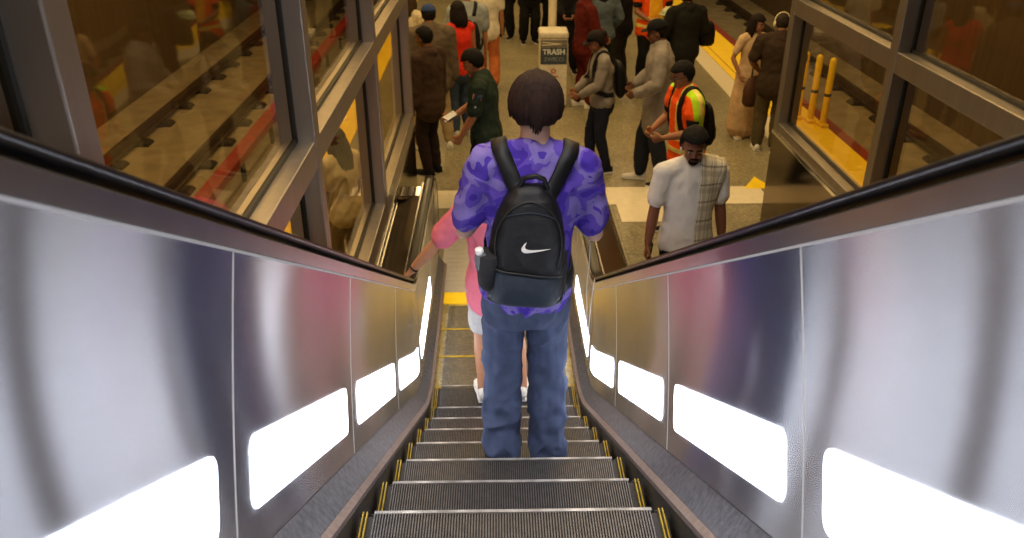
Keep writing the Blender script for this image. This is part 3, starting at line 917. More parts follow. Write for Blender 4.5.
    def bvh(s, objs):
        vs = []; fs = []
        for o in objs:
            b = len(vs); vs += [v.co.copy() for v in o.data.vertices]; fs += [[i+b for i in p.vertices] for p in o.data.polygons]
        return BVHTree.FromPolygons(vs, fs)

def ribbon(mb, pts, nors, width, thick, sides=None, mi=0):
    """a strap: flat section of given width along pts, lying on the surface with normals nors"""
    secs = []; K = len(pts)
    for i in range(K):
        t = (pts[min(i+1, K-1)]-pts[max(i-1, 0)]).normalized(); n = (nors[i]-t*nors[i].dot(t)).normalized(); x = t.cross(n)
        w_ = width[i] if isinstance(width, list) else width
        secs.append([pts[i]-x*w_/2, pts[i]+x*w_/2, pts[i]+x*w_/2*.94+n*thick, pts[i]-x*w_/2*.94+n*thick])
    mb.sweep(secs, True, True, mi)

def wrap(bv, centre, pts, lift):
    """push points outward from an axis onto the cloth: cast from outside towards the centre"""
    P = []; Nn = []
    for p, c in zip(pts, centre):
        d = (V(p)-V(c)).normalized(); o = V(c)+d*.6
        h = bv.ray_cast(o, -d)
        if h[0] is None: P.append(V(p)); Nn.append(d)
        else: P.append(h[0]+h[1]*lift if h[1].dot(d) > 0 else h[0]+d*lift); Nn.append(h[1] if h[1].dot(d) > 0 else d)
    # smooth a little
    for _ in range(2):
        P = [P[0]]+[P[i]*.5+(P[i-1]+P[i+1])*.25 for i in range(1, len(P)-1)]+[P[-1]]
    return P, Nn

def strap_over(pr, bv, sd, w_=.055, th=.012, back_top=(.05, -.15, .40), back_bot=(.13, -.10, .02), mtl=None, parent=None, sx=.105, lift=.004):
    """shoulder strap from the pack top over the shoulder, down the chest and back under the arm"""
    k = pr.k
    way = [(sd*back_top[0], back_top[1], back_top[2]), (sd*(sx+back_top[0])*.5, -.10, .47), (sd*sx, -.05, .54), (sd*(sx+.004), .0, .56), (sd*(sx+.004), .06, .52), (sd*(sx+.01), .12, .43), (sd*(sx+.02), .14, .30), (sd*.15, .10, .16), (sd*.165, .0, .06), (sd*back_bot[0], back_bot[1], back_bot[2])]
    cen = [(sd*.06, 0, min(.42, w[2]-.02)) for w in way]
    # densify
    a = []; c = []
    for i in range(len(way)-1):
        for f in (0, .34, .67):
            a.append(pr.sp(*(way[i][j]+(way[i+1][j]-way[i][j])*f for j in range(3)))); c.append(pr.sp(*(cen[i][j]+(cen[i+1][j]-cen[i][j])*f for j in range(3))))
    a.append(pr.sp(*way[-1])); c.append(pr.sp(*cen[-1]))
    P, Nn = wrap(bv, c, a, lift)
    P[0] = a[0]
    mb = MB(); ribbon(mb, P, Nn, w_, th)
    return mb.obj('shoulder_strap', mtl, parent, True)

def backpack(pr, objs, col, label, size=(.30, .44, .16), z=.12, simple=True, cat='backpack', y=-.20, pocket=None):
    """a worn rucksack; a thing of its own that hangs on the person"""
    m = cloth(col, 'pack_nylon', rough=.55, bump=.15)
    k = pr.k
    r = empty('backpack', pr.root.location, pr.root.rotation_euler.z, label, cat)
    w_, h_, d_ = (size[0]*k, size[1]*k, size[2]*k)
    mb = MB(); secs = []
    n = 20; K = 12
    c0 = pr.sp(0, y, z)
    ex = pr.Ms @ V((1, 0, 0)); ey = pr.Ms @ V((0, 1, 0)); ez = pr.Ms @ V((0, 0, 1))
    for i in range(K+1):
        t = -1+2*i/K
        sx = (1-max(0, abs(t))**5*.30)*(1-.14*max(0, t)); sy = (1-abs(t)**4*.55)*(1-.18*max(0, t))
        ring = []
        for j in range(n):
            a = 2*math.pi*j/n; cx, cy = math.cos(a), math.sin(a)
            px = abs(cx)**.45*(1 if cx > 0 else -1); py = abs(cy)**.6*(1 if cy > 0 else -1)
            ring.append(c0+ex*(px*w_/2*sx)+ey*(py*d_/2*sy*(1 if py < 0 else .55))+ez*(t*h_/2))
        secs.append(ring)
    mb.sweep(secs, True, True)
    body = mb.obj('main_compartment', m, r, True)
    bv = pr.bvh(objs)
    for sd in (1, -1): strap_over(pr, bv, sd, .05, .012, (.06, y+.07, .40), (.12, -.10, z-.15), m, r)
    mb = MB(); mb.tube([c0+ex*-.04*k+ez*h_*.47+ey*.02, c0+ez*(h_*.56)+ey*.02, c0+ex*.04*k+ez*h_*.47+ey*.02], [.009*k]*3, n=8); mb.obj('haul_loop', m, r, True)
    mb = MB(); secs = []
    for i in range(7):
        t = -1+2*i/6; f = 1-abs(t)**4*.35
        ring = [c0+ex*(math.cos(a)*w_*.40*f)+ey*(-d_*.47+min(0, math.sin(a))*d_*.22*f+max(0, math.sin(a))*.02)+ez*(-h_*.20+t*h_*.22) for a in [2*math.pi*j/14 for j in range(14)]]
        secs.append(ring)
    mb.sweep(secs, True, True); mb.obj('front_pocket', cloth(pocket or col, 'pack_pocket', rough=.6, bump=.15), r, True)
    return r, body, c0, (ex, ey, ez), (w_, h_, d_)
def tread_z(y):
    for q in ys:
        if q >= y: return nose_z(q)
    return 0.

def camo_mat():
    m = mat('purple_camouflage_cotton', '5f3fb0', .85, 0, .1, 10, bump=.2, bscale=200, spec=.2)
    nt = m.node_tree; N = nt.nodes; L = nt.links; b = N['Principled BSDF']
    tc = N.new('ShaderNodeTexCoord')
    n1 = N.new('ShaderNodeTexNoise'); n1.inputs['Scale'].default_value = 7.5; n1.inputs['Detail'].default_value = 2.5; n1.inputs['Distortion'].default_value = .8
    L.new(tc.outputs['Object'], n1.inputs['Vector'])
    r = N.new('ShaderNodeValToRGB'); r.color_ramp.interpolation = 'CONSTANT'
    e = r.color_ramp.elements
    e[0].position = 0; e[0].color = lin('432d98'); e[1].position = .44; e[1].color = lin('5b45a8')
    q = e.new(.53); q.color = lin('7869ae'); q = e.new(.64); q.color = lin('49339c')
    L.new(n1.outputs['Fac'], r.inputs[0]); L.new(r.outputs[0], b.inputs['Base Color'])
    return m

# ------------------------------------------------ the rider with the backpack
A = Person('person in purple camouflage T-shirt and blue jeans riding down with a black backpack', (.075, 3.17, tread_z(3.2)+.003), 0, 1.9, 'cfa38c', lean=2, tilt=3, pitch=12, hyaw=0, vox=.0075,
           wide=.93,
           arms={1: ((.15, .25, 1.19), (.45, -.4, -1), (-.6, 0, .8), .7), -1: ((-.15, .25, 1.19), (-.45, -.4, -1), (.6, 0, .8), .7)},
           legs={1: (.103, .01, .085), -1: (-.100, -.01, .085)}, foot_yaw=(10, -10))
camo = camo_mat()
a_shirt = A.top(camo, 'tee', e=.020, hem=-.035, sleeve=.80, loose=1.15, amp=.012, fx=1.0, seed=3, flare=.42)
M_jean = mat('blue_grey_denim', '464f68', .85, 0, .16, 14, bump=.25, bscale=240, spec=.2)
a_jean = A.trousers(M_jean, e=.016, hemr=.080, end=1.0, waist=.02, amp=.014)
A.shoes(cloth('17171b', 'black_shoe'), '1b1b1f')
# hair: fringe-cut shell with strands and a tapered nape
M_hair = mat('dark_brown_hair', '2b1a13', .75, 0, .4, 60, stretch=(1, 1, .15), bump=.4, bscale=200, spec=.2)
hb = A.hair('2b1a13', 'short', .018, ear=-.035, nape=-.054, fringe=.03)
hb.data.materials.clear(); hb.data.materials.append(M_hair)
mb = MB()
random.seed(11)
for i in range(520):
    ph = R(random.uniform(-212, 32)); back = max(0, -math.sin(ph))
    z_end = -.040-.018*back**2+random.uniform(-.010, .006)
    if back > .93: z_end -= .046*(1-abs(math.cos(ph))/.36)
    th0 = R(random.uniform(4, 42)); pts = []; rad = []
    zs_t = .123*math.cos(th0)
    for t in range(7):
        f = t/6; z = zs_t+(z_end-zs_t)*f
        zz = max(-1, min(1, z/.118)); rr = math.sqrt(max(0, 1-zz*zz)) if z > 0 else 1-.30*(z/.1)**2*(.6 if back > .5 else .9)
        ph2 = ph+.10*math.sin(f*2.2+i)*.5
        q = 1.016+random.uniform(-.01, .012)
        pts.append(A.hp((.0985*q)*rr*math.cos(ph2), (.117*q)*rr*math.sin(ph2)-.008, z+.022)); rad.append(.0042*(1-.75*f**3))
    mb.tube(pts, rad, n=5, round_caps=False)
mb.obj('hair_strands', M_hair, hb, True)

# ------------------------------------------------ his backpack
def main_pack():
    pr = A; k = pr.k
    M_pk = mat('black_ripstop_nylon', '0b0b0e', .55, 0, .2, 30, bump=.2, bscale=260, spec=.4)
    M_pk2 = mat('slate_pocket_fabric', '242c36', .65, 0, .15, 40, bump=.2, bscale=240, spec=.3)
    r = empty('backpack', pr.root.location, 0, 'black backpack with a white tick logo worn over the purple camouflage shirt', 'backpack')
    ex, ey, ez = (pr.Ms @ V((1, 0, 0)), pr.Ms @ V((0, 1, 0)), pr.Ms @ V((0, 0, 1)))
    C = pr.sp(-.012, -.125, .215)
    # outline of the pack from behind: half width by height, t from 0 (bottom) to 1 (top)
    W_ = [(0, .118, .035), (.03, .138, .060), (.10, .146, .080), (.25, .146, .088), (.42, .143, .088), (.60, .134, .085), (.75, .118, .078), (.87, .094, .064), (.95, .066, .045), (1, .040, .025)]
    H = .47
    secs = []; n = 28
    for t, w_, d in W_:
        ring = []
        for j in range(n):
            a = 2*math.pi*j/n; cx, cy = math.cos(a), math.sin(a)
            px = abs(cx)**.55*(1 if cx > 0 else -1); py = abs(cy)**.75*(1 if cy > 0 else -1)
            ring.append(C+(ex*px*w_+ey*(py*d*(1.25 if py < 0 else .5))+ez*((t-.5)*H))*k)
        secs.append(ring)
    mb = MB(); mb.sweep(secs, True, True)
    me = remesh(mb, .006, 6); wrinkle(me, .003, 11, 4)
    body = link('main_compartment', me, M_pk, r, True)
    bv = pr.bvh([body])
    def on(x, z, lift=.002):
        o = C+(ex*x+ez*(z))*k-ey*.5
        h = bv.ray_cast(o, ey)
        return (h[0]+h[1]*lift, h[1]) if h[0] else (C+(ex*x+ez*z)*k-ey*.1, -ey)
    # lower pocket panel: a puffed patch over the bottom third
    mb = MB(); g = []
    nx, nz = 20, 12
    for iz in range(nz+1):
        for ix in range(nx+1):
            u = -1+2*ix/nx; v = iz/nz
            x = u*(.122-.004*v); z = -.218+v*.135+(-.012*u if v > .5 else -.006*u)*1
            p, nn = on(x, z, .004+.020*(1-u**4)*math.sin(math.pi*min(1, .12+v*.85)))
            g.append(p)
    fs = [(i*(nx+1)+j, i*(nx+1)+j+1, (i+1)*(nx+1)+j+1, (i+1)*(nx+1)+j) for i in range(nz) for j in range(nx)]
    mb.add(g, fs); o = mb.obj('front_pocket', M_pk2, r, True)
    md = o.modifiers.new('cloth', 'SOLIDIFY'); md.thickness = .006; md.offset = -1
    # piping and zips
    def cord(name, pts, rad, m):
        mb = MB(); mb.tube(pts, [rad]*len(pts), n=6); return mb.obj(name, m, r, True)
    cord('bottom_piping', [on(u*.134, -.222+.006*u*u, .004)[0] for u in [-1+.1*i for i in range(21)]], .0045, mat('grey_piping', '4b4f55', .6))
    cord('pocket_zip', [on(u*.120, -.078-.010*u, .010)[0] for u in [-1+.1*i for i in range(21)]], .004, M_gasket)
    cord('main_zip', [on(.118*math.sin(a)*(1 if True else 1), .02+.165*math.cos(a), .004)[0] for a in [R(-115+11.5*i) for i in range(21)]], .0042, M_gasket)
    # upper panel seams and the top flap edge
    cord('panel_seam', [on(u*.085, .150-.02*u*u, .004)[0] for u in [-1+.2*i for i in range(11)]], .003, M_pk2)
    # the white tick
    L_ = [(.17, 1.0), (.09, .80), (.02, .52), (.0, .30), (.03, .12), (.10, .02), (.20, .0), (.34, .06), (.60, .20), (1.0, .42), (.62, .30), (.40, .27), (.26, .29), (.18, .38), (.15, .55), (.155, .78)]
    # smooth outline, filled as a strip between the lower and the upper curve
    low = [(.17, 1.0), (.08, .78), (.015, .50), (.0, .30), (.03, .11), (.10, .0), (.20, -.02), (.34, .04), (.62, .20), (1.0, .42)]
    upp = [(.17, 1.0), (.145, .80), (.12, .62), (.125, .48), (.15, .38), (.20, .31), (.27, .28), (.40, .28), (.64, .33), (1.0, .42)]
    sw, shh = .106, .042
    mb = MB(); a_ = []; b_ = []
    def dens(l):
        out = []
        for p, q in zip(l[:-1], l[1:]):
            for f in (0, .5): out.append((p[0]+(q[0]-p[0])*f, p[1]+(q[1]-p[1])*f))
        return out+[l[-1]]
    for (x1, z1), (x2, z2) in zip(dens(low), dens(upp)):
        a_.append(on(-.026+x1*sw, .005+z1*shh, .004)[0]); b_.append(on(-.026+x2*sw, .005+z2*shh, .004)[0])
    mb.sweep([a_, b_], False, False)
    o = mb.obj('tick_logo', mat('white_logo_print', 'e9e4dc', .5), r)
    md = o.modifiers.new('t', 'SOLIDIFY'); md.thickness = .002
    # straps over the shoulders
    bs = pr.bvh([a_shirt])
    for sd in (1, -1):
        strap_over(pr, bs, sd, .066, .013, (.045, -.165, .395), (.135, -.115, .03), M_pk, r, sx=.125, lift=.006)
    mb = MB(); mb.tube([pr.sp(-.052, -.15, .44), pr.sp(-.04, -.16, .475), pr.sp(0, -.165, .487), pr.sp(.03, -.16, .475), pr.sp(.045, -.15, .44)], [.010*k]*5, n=8); mb.obj('haul_loop', M_pk, r, True)
    # mesh side pocket with a drinks bottle in it
    pc = C+(ex*-.142-ey*.055+ez*-.165)*k
    mb = MB(); secs = []
    for t, w_ in ((0, .026), (.02, .042), (.07, .050), (.135, .052), (.142, .046)):
        secs.append([pc+(ex*(w_*math.cos(a)*.8)+ey*(w_*1.15*math.sin(a))+ez*t)*k for a in [2*math.pi*j/16 for j in range(16)]])
    mb.sweep(secs, True, True); mb.obj('side_pocket', mat('mesh_pocket_fabric', '1a1b1f', .8, 0, .3, 90, bump=.6, bscale=300), r, True)
    for z in (-.11, -.20):
        mb = MB(); mb.box((.0, 0, 0), (.001, .001, .001))
    mb = MB(); ribbon(mb, [C+(ex*.139-ey*(.05-.05*i/4)+ez*(-.19-.012*i))*k for i in range(5)], [ex]*5, .022, .004); mb.obj('side_strap', M_pk, r)
    mb = MB(); ribbon(mb, [C+(ex*(.143)-ey*.06+ez*(.0-.045*i))*k for i in range(5)], [ex-ey]*5, .014, .003); mb.obj('compression_strap', M_pk, r)
    bt = empty('water_bottle', (0, 0, 0), 0, 'clear water bottle with a white cap in the side pocket of the black backpack', 'bottle')
    bt.scale = (.95, .95, .80); bt.location = A.root.location+pc+ez*.014
    B = lambda rz: [(r_*math.cos(a)) for a in ()]
    def rev(prof, name, m, par):
        mb = MB(); mb.sweep([[V((r_*math.cos(a), r_*math.sin(a), z)) for a in [2*math.pi*j/18 for j in range(18)]] for r_, z in prof], True, True)
        return mb.obj(name, m, par, True)
    gl = mat('bottle_plastic', '9aa0a6', .12, 0, .05, 4); gl.node_tree.nodes['Principled BSDF'].inputs['Transmission Weight'].default_value = .6
    rev([(.024, .0), (.029, .006), (.029, .10), (.031, .115), (.029, .13), (.029, .155), (.024, .178), (.016, .190)], 'body', gl, bt)
    rev([(.0165, .188), (.0175, .190), (.0175, .212), (.015, .216)], 'cap', mat('white_bottle_cap', 'e8e6e2', .4), bt)
    rev([(.0294, .05), (.0302, .052), (.0302, .095), (.0294, .097)], 'sleeve', mat('bottle_label_film', '3a4048', .4), bt)
    bt.rotation_euler = (R(6), R(-10), 0)
main_pack()
# earphone cable dangling from his hand
mb = MB()
cp = [(.335, 3.30, 2.09), (.350, 3.26, 2.02), (.352, 3.24, 1.92), (.345, 3.24, 1.80), (.350, 3.24, 1.70), (.352, 3.23, 1.60), (.348, 3.23, 1.545), (.356, 3.23, 1.53), (.360, 3.23, 1.56), (.366, 3.23, 1.70), (.380, 3.24, 1.85)]
cc = []
for i in range(len(cp)-1):
    for f in range(6):
        p0 = V(cp[max(i-1, 0)]); p1 = V(cp[i]); p2 = V(cp[i+1]); p3 = V(cp[min(i+2, len(cp)-1)]); t = f/6
        cc.append(.5*((2*p1)+(-p0+p2)*t+(2*p0-5*p1+4*p2-p3)*t*t+(-p0+3*p1-3*p2+p3)*t**3))
mb.tube(cc, [.0022]*len(cc), n=6)
tag(mb.obj('earphone_cable', mat('white_cable', 'd9d6d0', .5), None, True), 'thin white cable dangling beside the blue jeans', 'cable')

# ------------------------------------------------ the rider in pink ahead of him
py_ = 4.93
B = Person('person in pink T-shirt and pale shorts resting a hand on the handrail', (-.06, py_, tread_z(py_)+.003), 0, 1.74, 'c08a68', lean=2, pitch=5, vox=.0085,
           arms={-1: ((-.565, -.05, 1.01), (-.3, -1, .0), (0, 0, -1), .25), 1: (None, None, None, None)}, legs={1: (.185, -.02, .085), -1: (-.10, -.03, .085)})
B.top(mat('pink_cotton', 'ee7f93', .85, 0, .08, 12, bump=.2, bscale=200, spec=.2), 'tee', e=.026, hem=-.16, sleeve=.80, loose=1.5, amp=.009)
B.trousers(cloth('c9c6c2', 'pale_shorts'), e=.028, end=.42, waist=.03, name='shorts', amp=.007)
B.shoes(cloth('dedad0', 'white_shoe'), 'e8e4dc')
B.hair('241812', 'short', .016)
mb = MB(); wv = B.wrist[-1]; fd = (B.wrist[-1]-B.elbow[-1]).normalized(); s1 = fd.orthogonal().normalized(); s2 = fd.cross(s1)
mb.tube([wv-fd*.02+(s1*math.cos(a)+s2*math.sin(a))*.031 for a in [2*math.pi*i/16 for i in range(17)]], [.006]*17, n=8)
mb.obj('wristband', M_gasket, B.root, True)

# ------------------------------------------------ the man in white
C_ = Person('person in white T-shirt with a plaid cloth over the shoulder, looking down', (1.34, 5.60, .001), 186, 1.77, '7d4f36', lean=-1, pitch=17, hyaw=-14, wide=1.04, vox=.0085,
            arms={1: ((.30, .05, .84), (.4, -1, 0), None, .45), -1: ((-.27, .05, .85), (-.4, -1, 0), None, .4)}, legs={1: (.1, .12, .085), -1: (-.1, -.12, .1)})
c_shirt = C_.top(mat('white_cotton', 'dcd6cc', .85, 0, .05, 12, bump=.2, bscale=200, spec=.2), 'tee', e=.018, hem=-.10, sleeve=.72, loose=1.4, amp=.008, seed=2, neck=.505)
C_.trousers(cloth('141419', 'black_trousers'), e=.016)
C_.shoes(cloth('1d1d20', 'dark_shoe'))
C_.hair('0f0b09', 'short', .024, ear=.005, nape=-.05, fringe=.072)
C_.face('120c09', '0f0b09', '6b3f34')
mb = MB(); mb.ball(C_.hp(.087, .004, -.02), (.008, .011, .012), None, 8, 6); mb.tube([C_.hp(.088, .01, -.025), C_.hp(.088, .016, -.048)], [.004, .0035], n=6)
eb = mb.obj('earbud', mat('white_earbud', 'e8e4de', .4), None, True); eb.location = C_.root.location; eb.rotation_euler = C_.root.rotation_euler
tag(eb, 'white earbud in the ear of the bearded person in white', 'earbud')
# plaid cloth over his left shoulder
def plaid(pr, objs):
    m = mat('plaid_flannel', 'cfc3a6', .9, 0, .06, 20, bump=.3, bscale=200, spec=.1)
    nt = m.node_tree; N = nt.nodes; L = nt.links; b = N['Principled BSDF']
    uv = N.new('ShaderNodeUVMap'); uv.uv_map = 'UVMap'
    sep = N.new('ShaderNodeSeparateXYZ'); L.new(uv.outputs[0], sep.inputs[0])
    cur = b.inputs['Base Color'].links[0].from_socket
    for ax, per in ((0, 1.), (1, 1.)):
        for width, sh, colr in ((.30, .0, '9c9078'), (.10, .55, '4a4238')):
            fr = N.new('ShaderNodeMath'); fr.operation = 'FRACT'
            ad = N.new('ShaderNodeMath'); ad.operation = 'ADD'; ad.inputs[1].default_value = sh; L.new(sep.outputs[ax], ad.inputs[0]); L.new(ad.outputs[0], fr.inputs[0])
            lt = N.new('ShaderNodeMath'); lt.operation = 'LESS_THAN'; lt.inputs[1].default_value = width; L.new(fr.outputs[0], lt.inputs[0])
            ml = N.new('ShaderNodeMath'); ml.operation = 'MULTIPLY'; ml.inputs[1].default_value = .55; L.new(lt.outputs[0], ml.inputs[0])
            mx = N.new('ShaderNodeMix'); mx.data_type = 'RGBA'; L.new(ml.outputs[0], mx.inputs[0]); L.new(cur, mx.inputs[6]); mx.inputs[7].default_value = lin(colr)
            cur = mx.outputs[2]
    L.new(cur, b.inputs['Base Color'])
    bv = pr.bvh(objs); k = pr.k
    way = [(-.10, .16, -.06), (-.105, .17, .06), (-.11, .17, .2), (-.115, .16, .32), (-.12, .12, .42), (-.125, .06, .50), (-.13, .0, .53), (-.135, -.06, .51), (-.135, -.12, .42), (-.13, -.15, .3), (-.13, -.15, .15)]
    nW = 8; verts = []; uvs = []; K = 0
    rows = []
    for i in range(len(way)-1):
        for f in (0, .33, .66): rows.append(tuple(way[i][j]+(way[i+1][j]-way[i][j])*f for j in range(3)))
    rows.append(way[-1])
    for i, q in enumerate(rows):
        for j in range(nW+1):
            x = q[0]+(-.5+j/nW)*.185
            p = pr.sp(x, q[1], q[2]); c = pr.sp(x*.75, 0, min(q[2]-.03, .40))
            d = (p-c).normalized(); h = bv.ray_cast(c+d*.6, -d)
            P = (h[0]+d*.012) if h[0] is not None and (h[0]-c).length < .34*k else p
            fold = .010*math.sin(j/nW*math.pi*3+i*.1)
            verts.append(P+d*(.004+abs(fold))); uvs.append((j/nW*2.6, i*.30))
    fs = [(i*(nW+1)+j, i*(nW+1)+j+1, (i+1)*(nW+1)+j+1, (i+1)*(nW+1)+j) for i in range(len(rows)-1) for j in range(nW)]
    me = bpy.data.meshes.new('plaid_cloth'); me.from_pydata([tuple(v) for v in verts], [], fs)
    ul = me.uv_layers.new(name='UVMap')
    for lp in me.loops: ul.data[lp.index].uv = uvs[lp.vertex_index]
    o = link('plaid_cloth', me, m, None, True)
    o.location = pr.root.location; o.rotation_euler = pr.root.rotation_euler
    md = o.modifiers.new('t', 'SOLIDIFY'); md.thickness = .008; md.offset = 1
    tag(o, 'cream and grey plaid cloth hanging from the shoulder of the person in white', 'cloth')
plaid(C_, [c_shirt])
def handheld(pr, sd, size, m, name, label, cat, tilt=0, fwd=.06):
    f = (pr.wrist[sd]-pr.elbow[sd]).normalized(); n = pr.palm[sd]; n = (n-f*n.dot(f)).normalized(); s_ = f.cross(n)
    c = pr.wrist[sd]+f*fwd*pr.k+n*.030*pr.k
    mb = MB(); vs = []
    for sz in (-1, 1):
        for a, b in ((-1, -1), (1, -1), (1, 1), (-1, 1)): vs.append(c+f*a*size[0]/2+s_*b*size[1]/2+n*sz*size[2]/2)
    mb.add(vs, [(3, 2, 1, 0), (4, 5, 6, 7), (0, 1, 5, 4), (1, 2, 6, 5), (2, 3, 7, 6), (3, 0, 4, 7)])
    o = mb.obj(name, m, bevel=.004); o.location = pr.root.location; o.rotation_euler = pr.root.rotation_euler
    return tag(o, label, cat)
M_phone = mat('dark_phone_glass', '111216', .15)
handheld(C_, 1, (.15, .075, .010), M_phone, 'phone', 'dark phone in the lowered hand of the person in white', 'phone')

# ------------------------------------------------ the worker in the vest by the man in white
def vest_colours(pr, back=True):
    k = pr.k; P = pr.P
    def f(c):
        q = pr.Ms.transposed() @ (V(c)-P); z = q.z/k; x = abs(q.x)/k; y = q.y/k
        if -.03 < z < .02 or .085 < z < .13: return 2
        if z < .135: return 0
        if abs(y+.02) < .025 and z > .2: return 2
        if back and x > .10 and -.12 < y < .06: return 1
        if not back and x < .09: return 1
        if abs(x-.085) < .018: return 2
        return 0
    return f
M_or = mat('fluorescent_orange_mesh', 'ff5a14', .7, 0, .06, 30, spec=.2); M_li = mat('fluorescent_lime_mesh', 'b6e21c', .7, 0, .06, 30, spec=.2); M_re = mat('reflective_silver_yellow_tape', 'f0d86a', .35, 0, .06, 30, spec=.5)
D = Person('worker in orange and lime safety vest standing just behind the person in white', (1.76, 7.62, .001), 102, 1.75, '9a6a4c', lean=6, pitch=14, wide=1.08, vox=.011,
           arms={1: ((.14, .30, 1.08), (1, -.6, -1), None, .6), -1: ((-.14, .30, 1.08), (-1, -.6, -1), None, .6)})
d_s = D.top(cloth('15161b', 'black_shirt'), 'tee', e=.014, hem=-.08)
d_v = D.top([M_or, M_li, M_re], 'vest', e=.028, hem=-.15, sleeve=.45, loose=1.3, amp=.006, cut=vest_colours(D), neck=.51)
D.trousers(cloth('15151a', 'black_trousers'), e=.018); D.shoes(cloth('1a1a1c', 'dark_shoe'))
D.hair('0f0c0b', 'short', .016); D.face(glasses=True)
backpack(D, [d_v], '16130f', 'black backpack worn over the orange and lime vest', (.24, .40, .11), .18)

# ------------------------------------------------ tall person in grey
E_ = Person('tall person in loose grey shirt and black cap facing the trash can side', (1.74, 9.06, .001), 84, 1.84, '6b4630', lean=3, pitch=10, wide=1.1, vox=.012,
            arms={1: ((.20, .24, 1.04), (1, -.6, -1), None, .5), -1: ((-.20, .24, 1.04), (-1, -.6, -1), None, .5)}, legs={1: (.11, .13, .085), -1: (-.1, -.12, .085)})
E_.root['label'] = 'tall person in loose grey long shirt, black cap and two-tone sneakers'
e_s = E_.top(cloth('8b837a', 'grey_jersey'), 'long', e=.022, hem=-.30, amp=.009, loose=1.1, flare=.18)
E_.trousers(cloth('20242e', 'dark_denim'), e=.018, hemr=.082); E_.shoes(cloth('d6d0c4', 'white_leather'), 'e0dcd2', cloth('1c1c1f', 'black_leather'))
E_.hair('0e0a08', 'short', .008); E_.cap('0f0f13'); E_.face()

# ------------------------------------------------ woman with backpack
F_ = Person('person in grey pullover and dark jeans with a black backpack', (1.17, 9.44, .001), 96, 1.66, '8a5d42', lean=5, pitch=20, vox=.012, fem=True, wide=1.08,
            arms={1: ((.13, .30, 1.02), (1, -.7, -1), None, .5), -1: ((-.13, .30, 1.02), (-1, -.7, -1), None, .5)}, legs={1: (.08, .10, .085), -1: (-.08, -.08, .085)})
F_.root['label'] = 'person in grey pullover and dark jeans with hands clasped, head bowed'
f_s = F_.top(cloth('857d74', 'grey_knit'), 'long', e=.020, hem=-.05, amp=.008, flare=.15)
F_.trousers(cloth('1b2030', 'indigo_denim'), e=.012); F_.shoes(cloth('1c1c1f', 'black_leather'), 'dcd8ce'); F_.hair('17100d', 'bun', .016); F_.cap('15141a', True); F_.face()
backpack(F_, [f_s], '111113', 'black backpack worn on the grey pullover', (.28, .42, .17), .20)

# ------------------------------------------------ maroon tracksuit
G_ = Person('person in maroon hooded tracksuit and glasses beside the trash can', (1.22, 12.15, .001), -76, 1.74, 'a0705a', lean=2, pitch=6, vox=.013, wide=1.05,
            arms={1: ((.17, .26, 1.0), (1, -.7, -1), None, .5), -1: ((-.17, .26, 1.0), (-1, -.7, -1), None, .5)}, legs={1: (.1, .08, .085), -1: (-.1, -.06, .085)})
mr = cloth('561711', 'maroon_fleece')
G_.top(mr, 'long', e=.026, hem=-.12, hood=True, amp=.009, name='hooded_top', loose=1.2); G_.trousers(mr, e=.024, hemr=.070); G_.shoes(cloth('ded9d0', 'white_shoe'))
G_.hair('1a120e', 'short', .012); G_.face(glasses=True)

# ------------------------------------------------ denim jacket person with suitcase
H_ = Person('person in faded denim jacket behind the maroon tracksuit', (1.55, 12.95, .001), 10, 1.70, '9b6d50', lean=4, pitch=12, vox=.014, fem=True, wide=1.15,
            arms={1: ((.22, .20, 1.0), (1, -.7, -1), None, .5), -1: ((-.16, .26, 1.02), (-1, -.7, -1), None, .5)})
H_.top(cloth('57646c', 'faded_denim'), 'long', e=.028, hem=-.06, amp=.010, name='denim_jacket', loose=1.3); H_.trousers(cloth('1c2a2c', 'dark_teal_cotton'), e=.03, hemr=.09); H_.shoes(cloth('151515', 'dark_shoe')); H_.hair('17110e', 'long', .014)
sc_ = empty('suitcase', (1.47, 12.60, .001), R(12), 'dark low suitcase standing on the floor behind the maroon trousers', 'suitcase')
mb = MB(); mb.box((-.19, -.12, .05), (.19, .12, .52)); mb.obj('shell', cloth('17191c', 'case_fabric', rough=.6), sc_, bevel=.03)
for sx in (-1, 1):
    mb = MB(); mb.tube([(sx*.15-.02, 0, .025), (sx*.15+.02, 0, .025)], [.025, .025], n=12); mb.obj('wheel', M_gasket, sc_)
mb = MB(); mb.tube([(-.08, 0, .52), (-.08, 0, .58), (.08, 0, .58), (.08, 0, .52)], [.012]*4, n=8); mb.obj('handle', M_gasket, sc_)

I_ = Person('person in black T-shirt and dark trousers next to the denim jacket', (1.98, 13.55, .001), 60, 1.72, 'a07055', lean=2, pitch=14, vox=.014, arms={1: ((.1, .28, 1.02), (1, -.7, -1), None, .5), -1: ((-.1, .30, 1.02), (-1, -.7, -1), None, .5)})
I_.top(cloth('1b1a1c', 'black_jersey'), 'tee', e=.02); I_.trousers(cloth('2a2320', 'brown_black_cotton'), e=.02, hemr=.08); I_.shoes(cloth('151515', 'dark_shoe')); I_.hair('1b110d', 'short', .016)

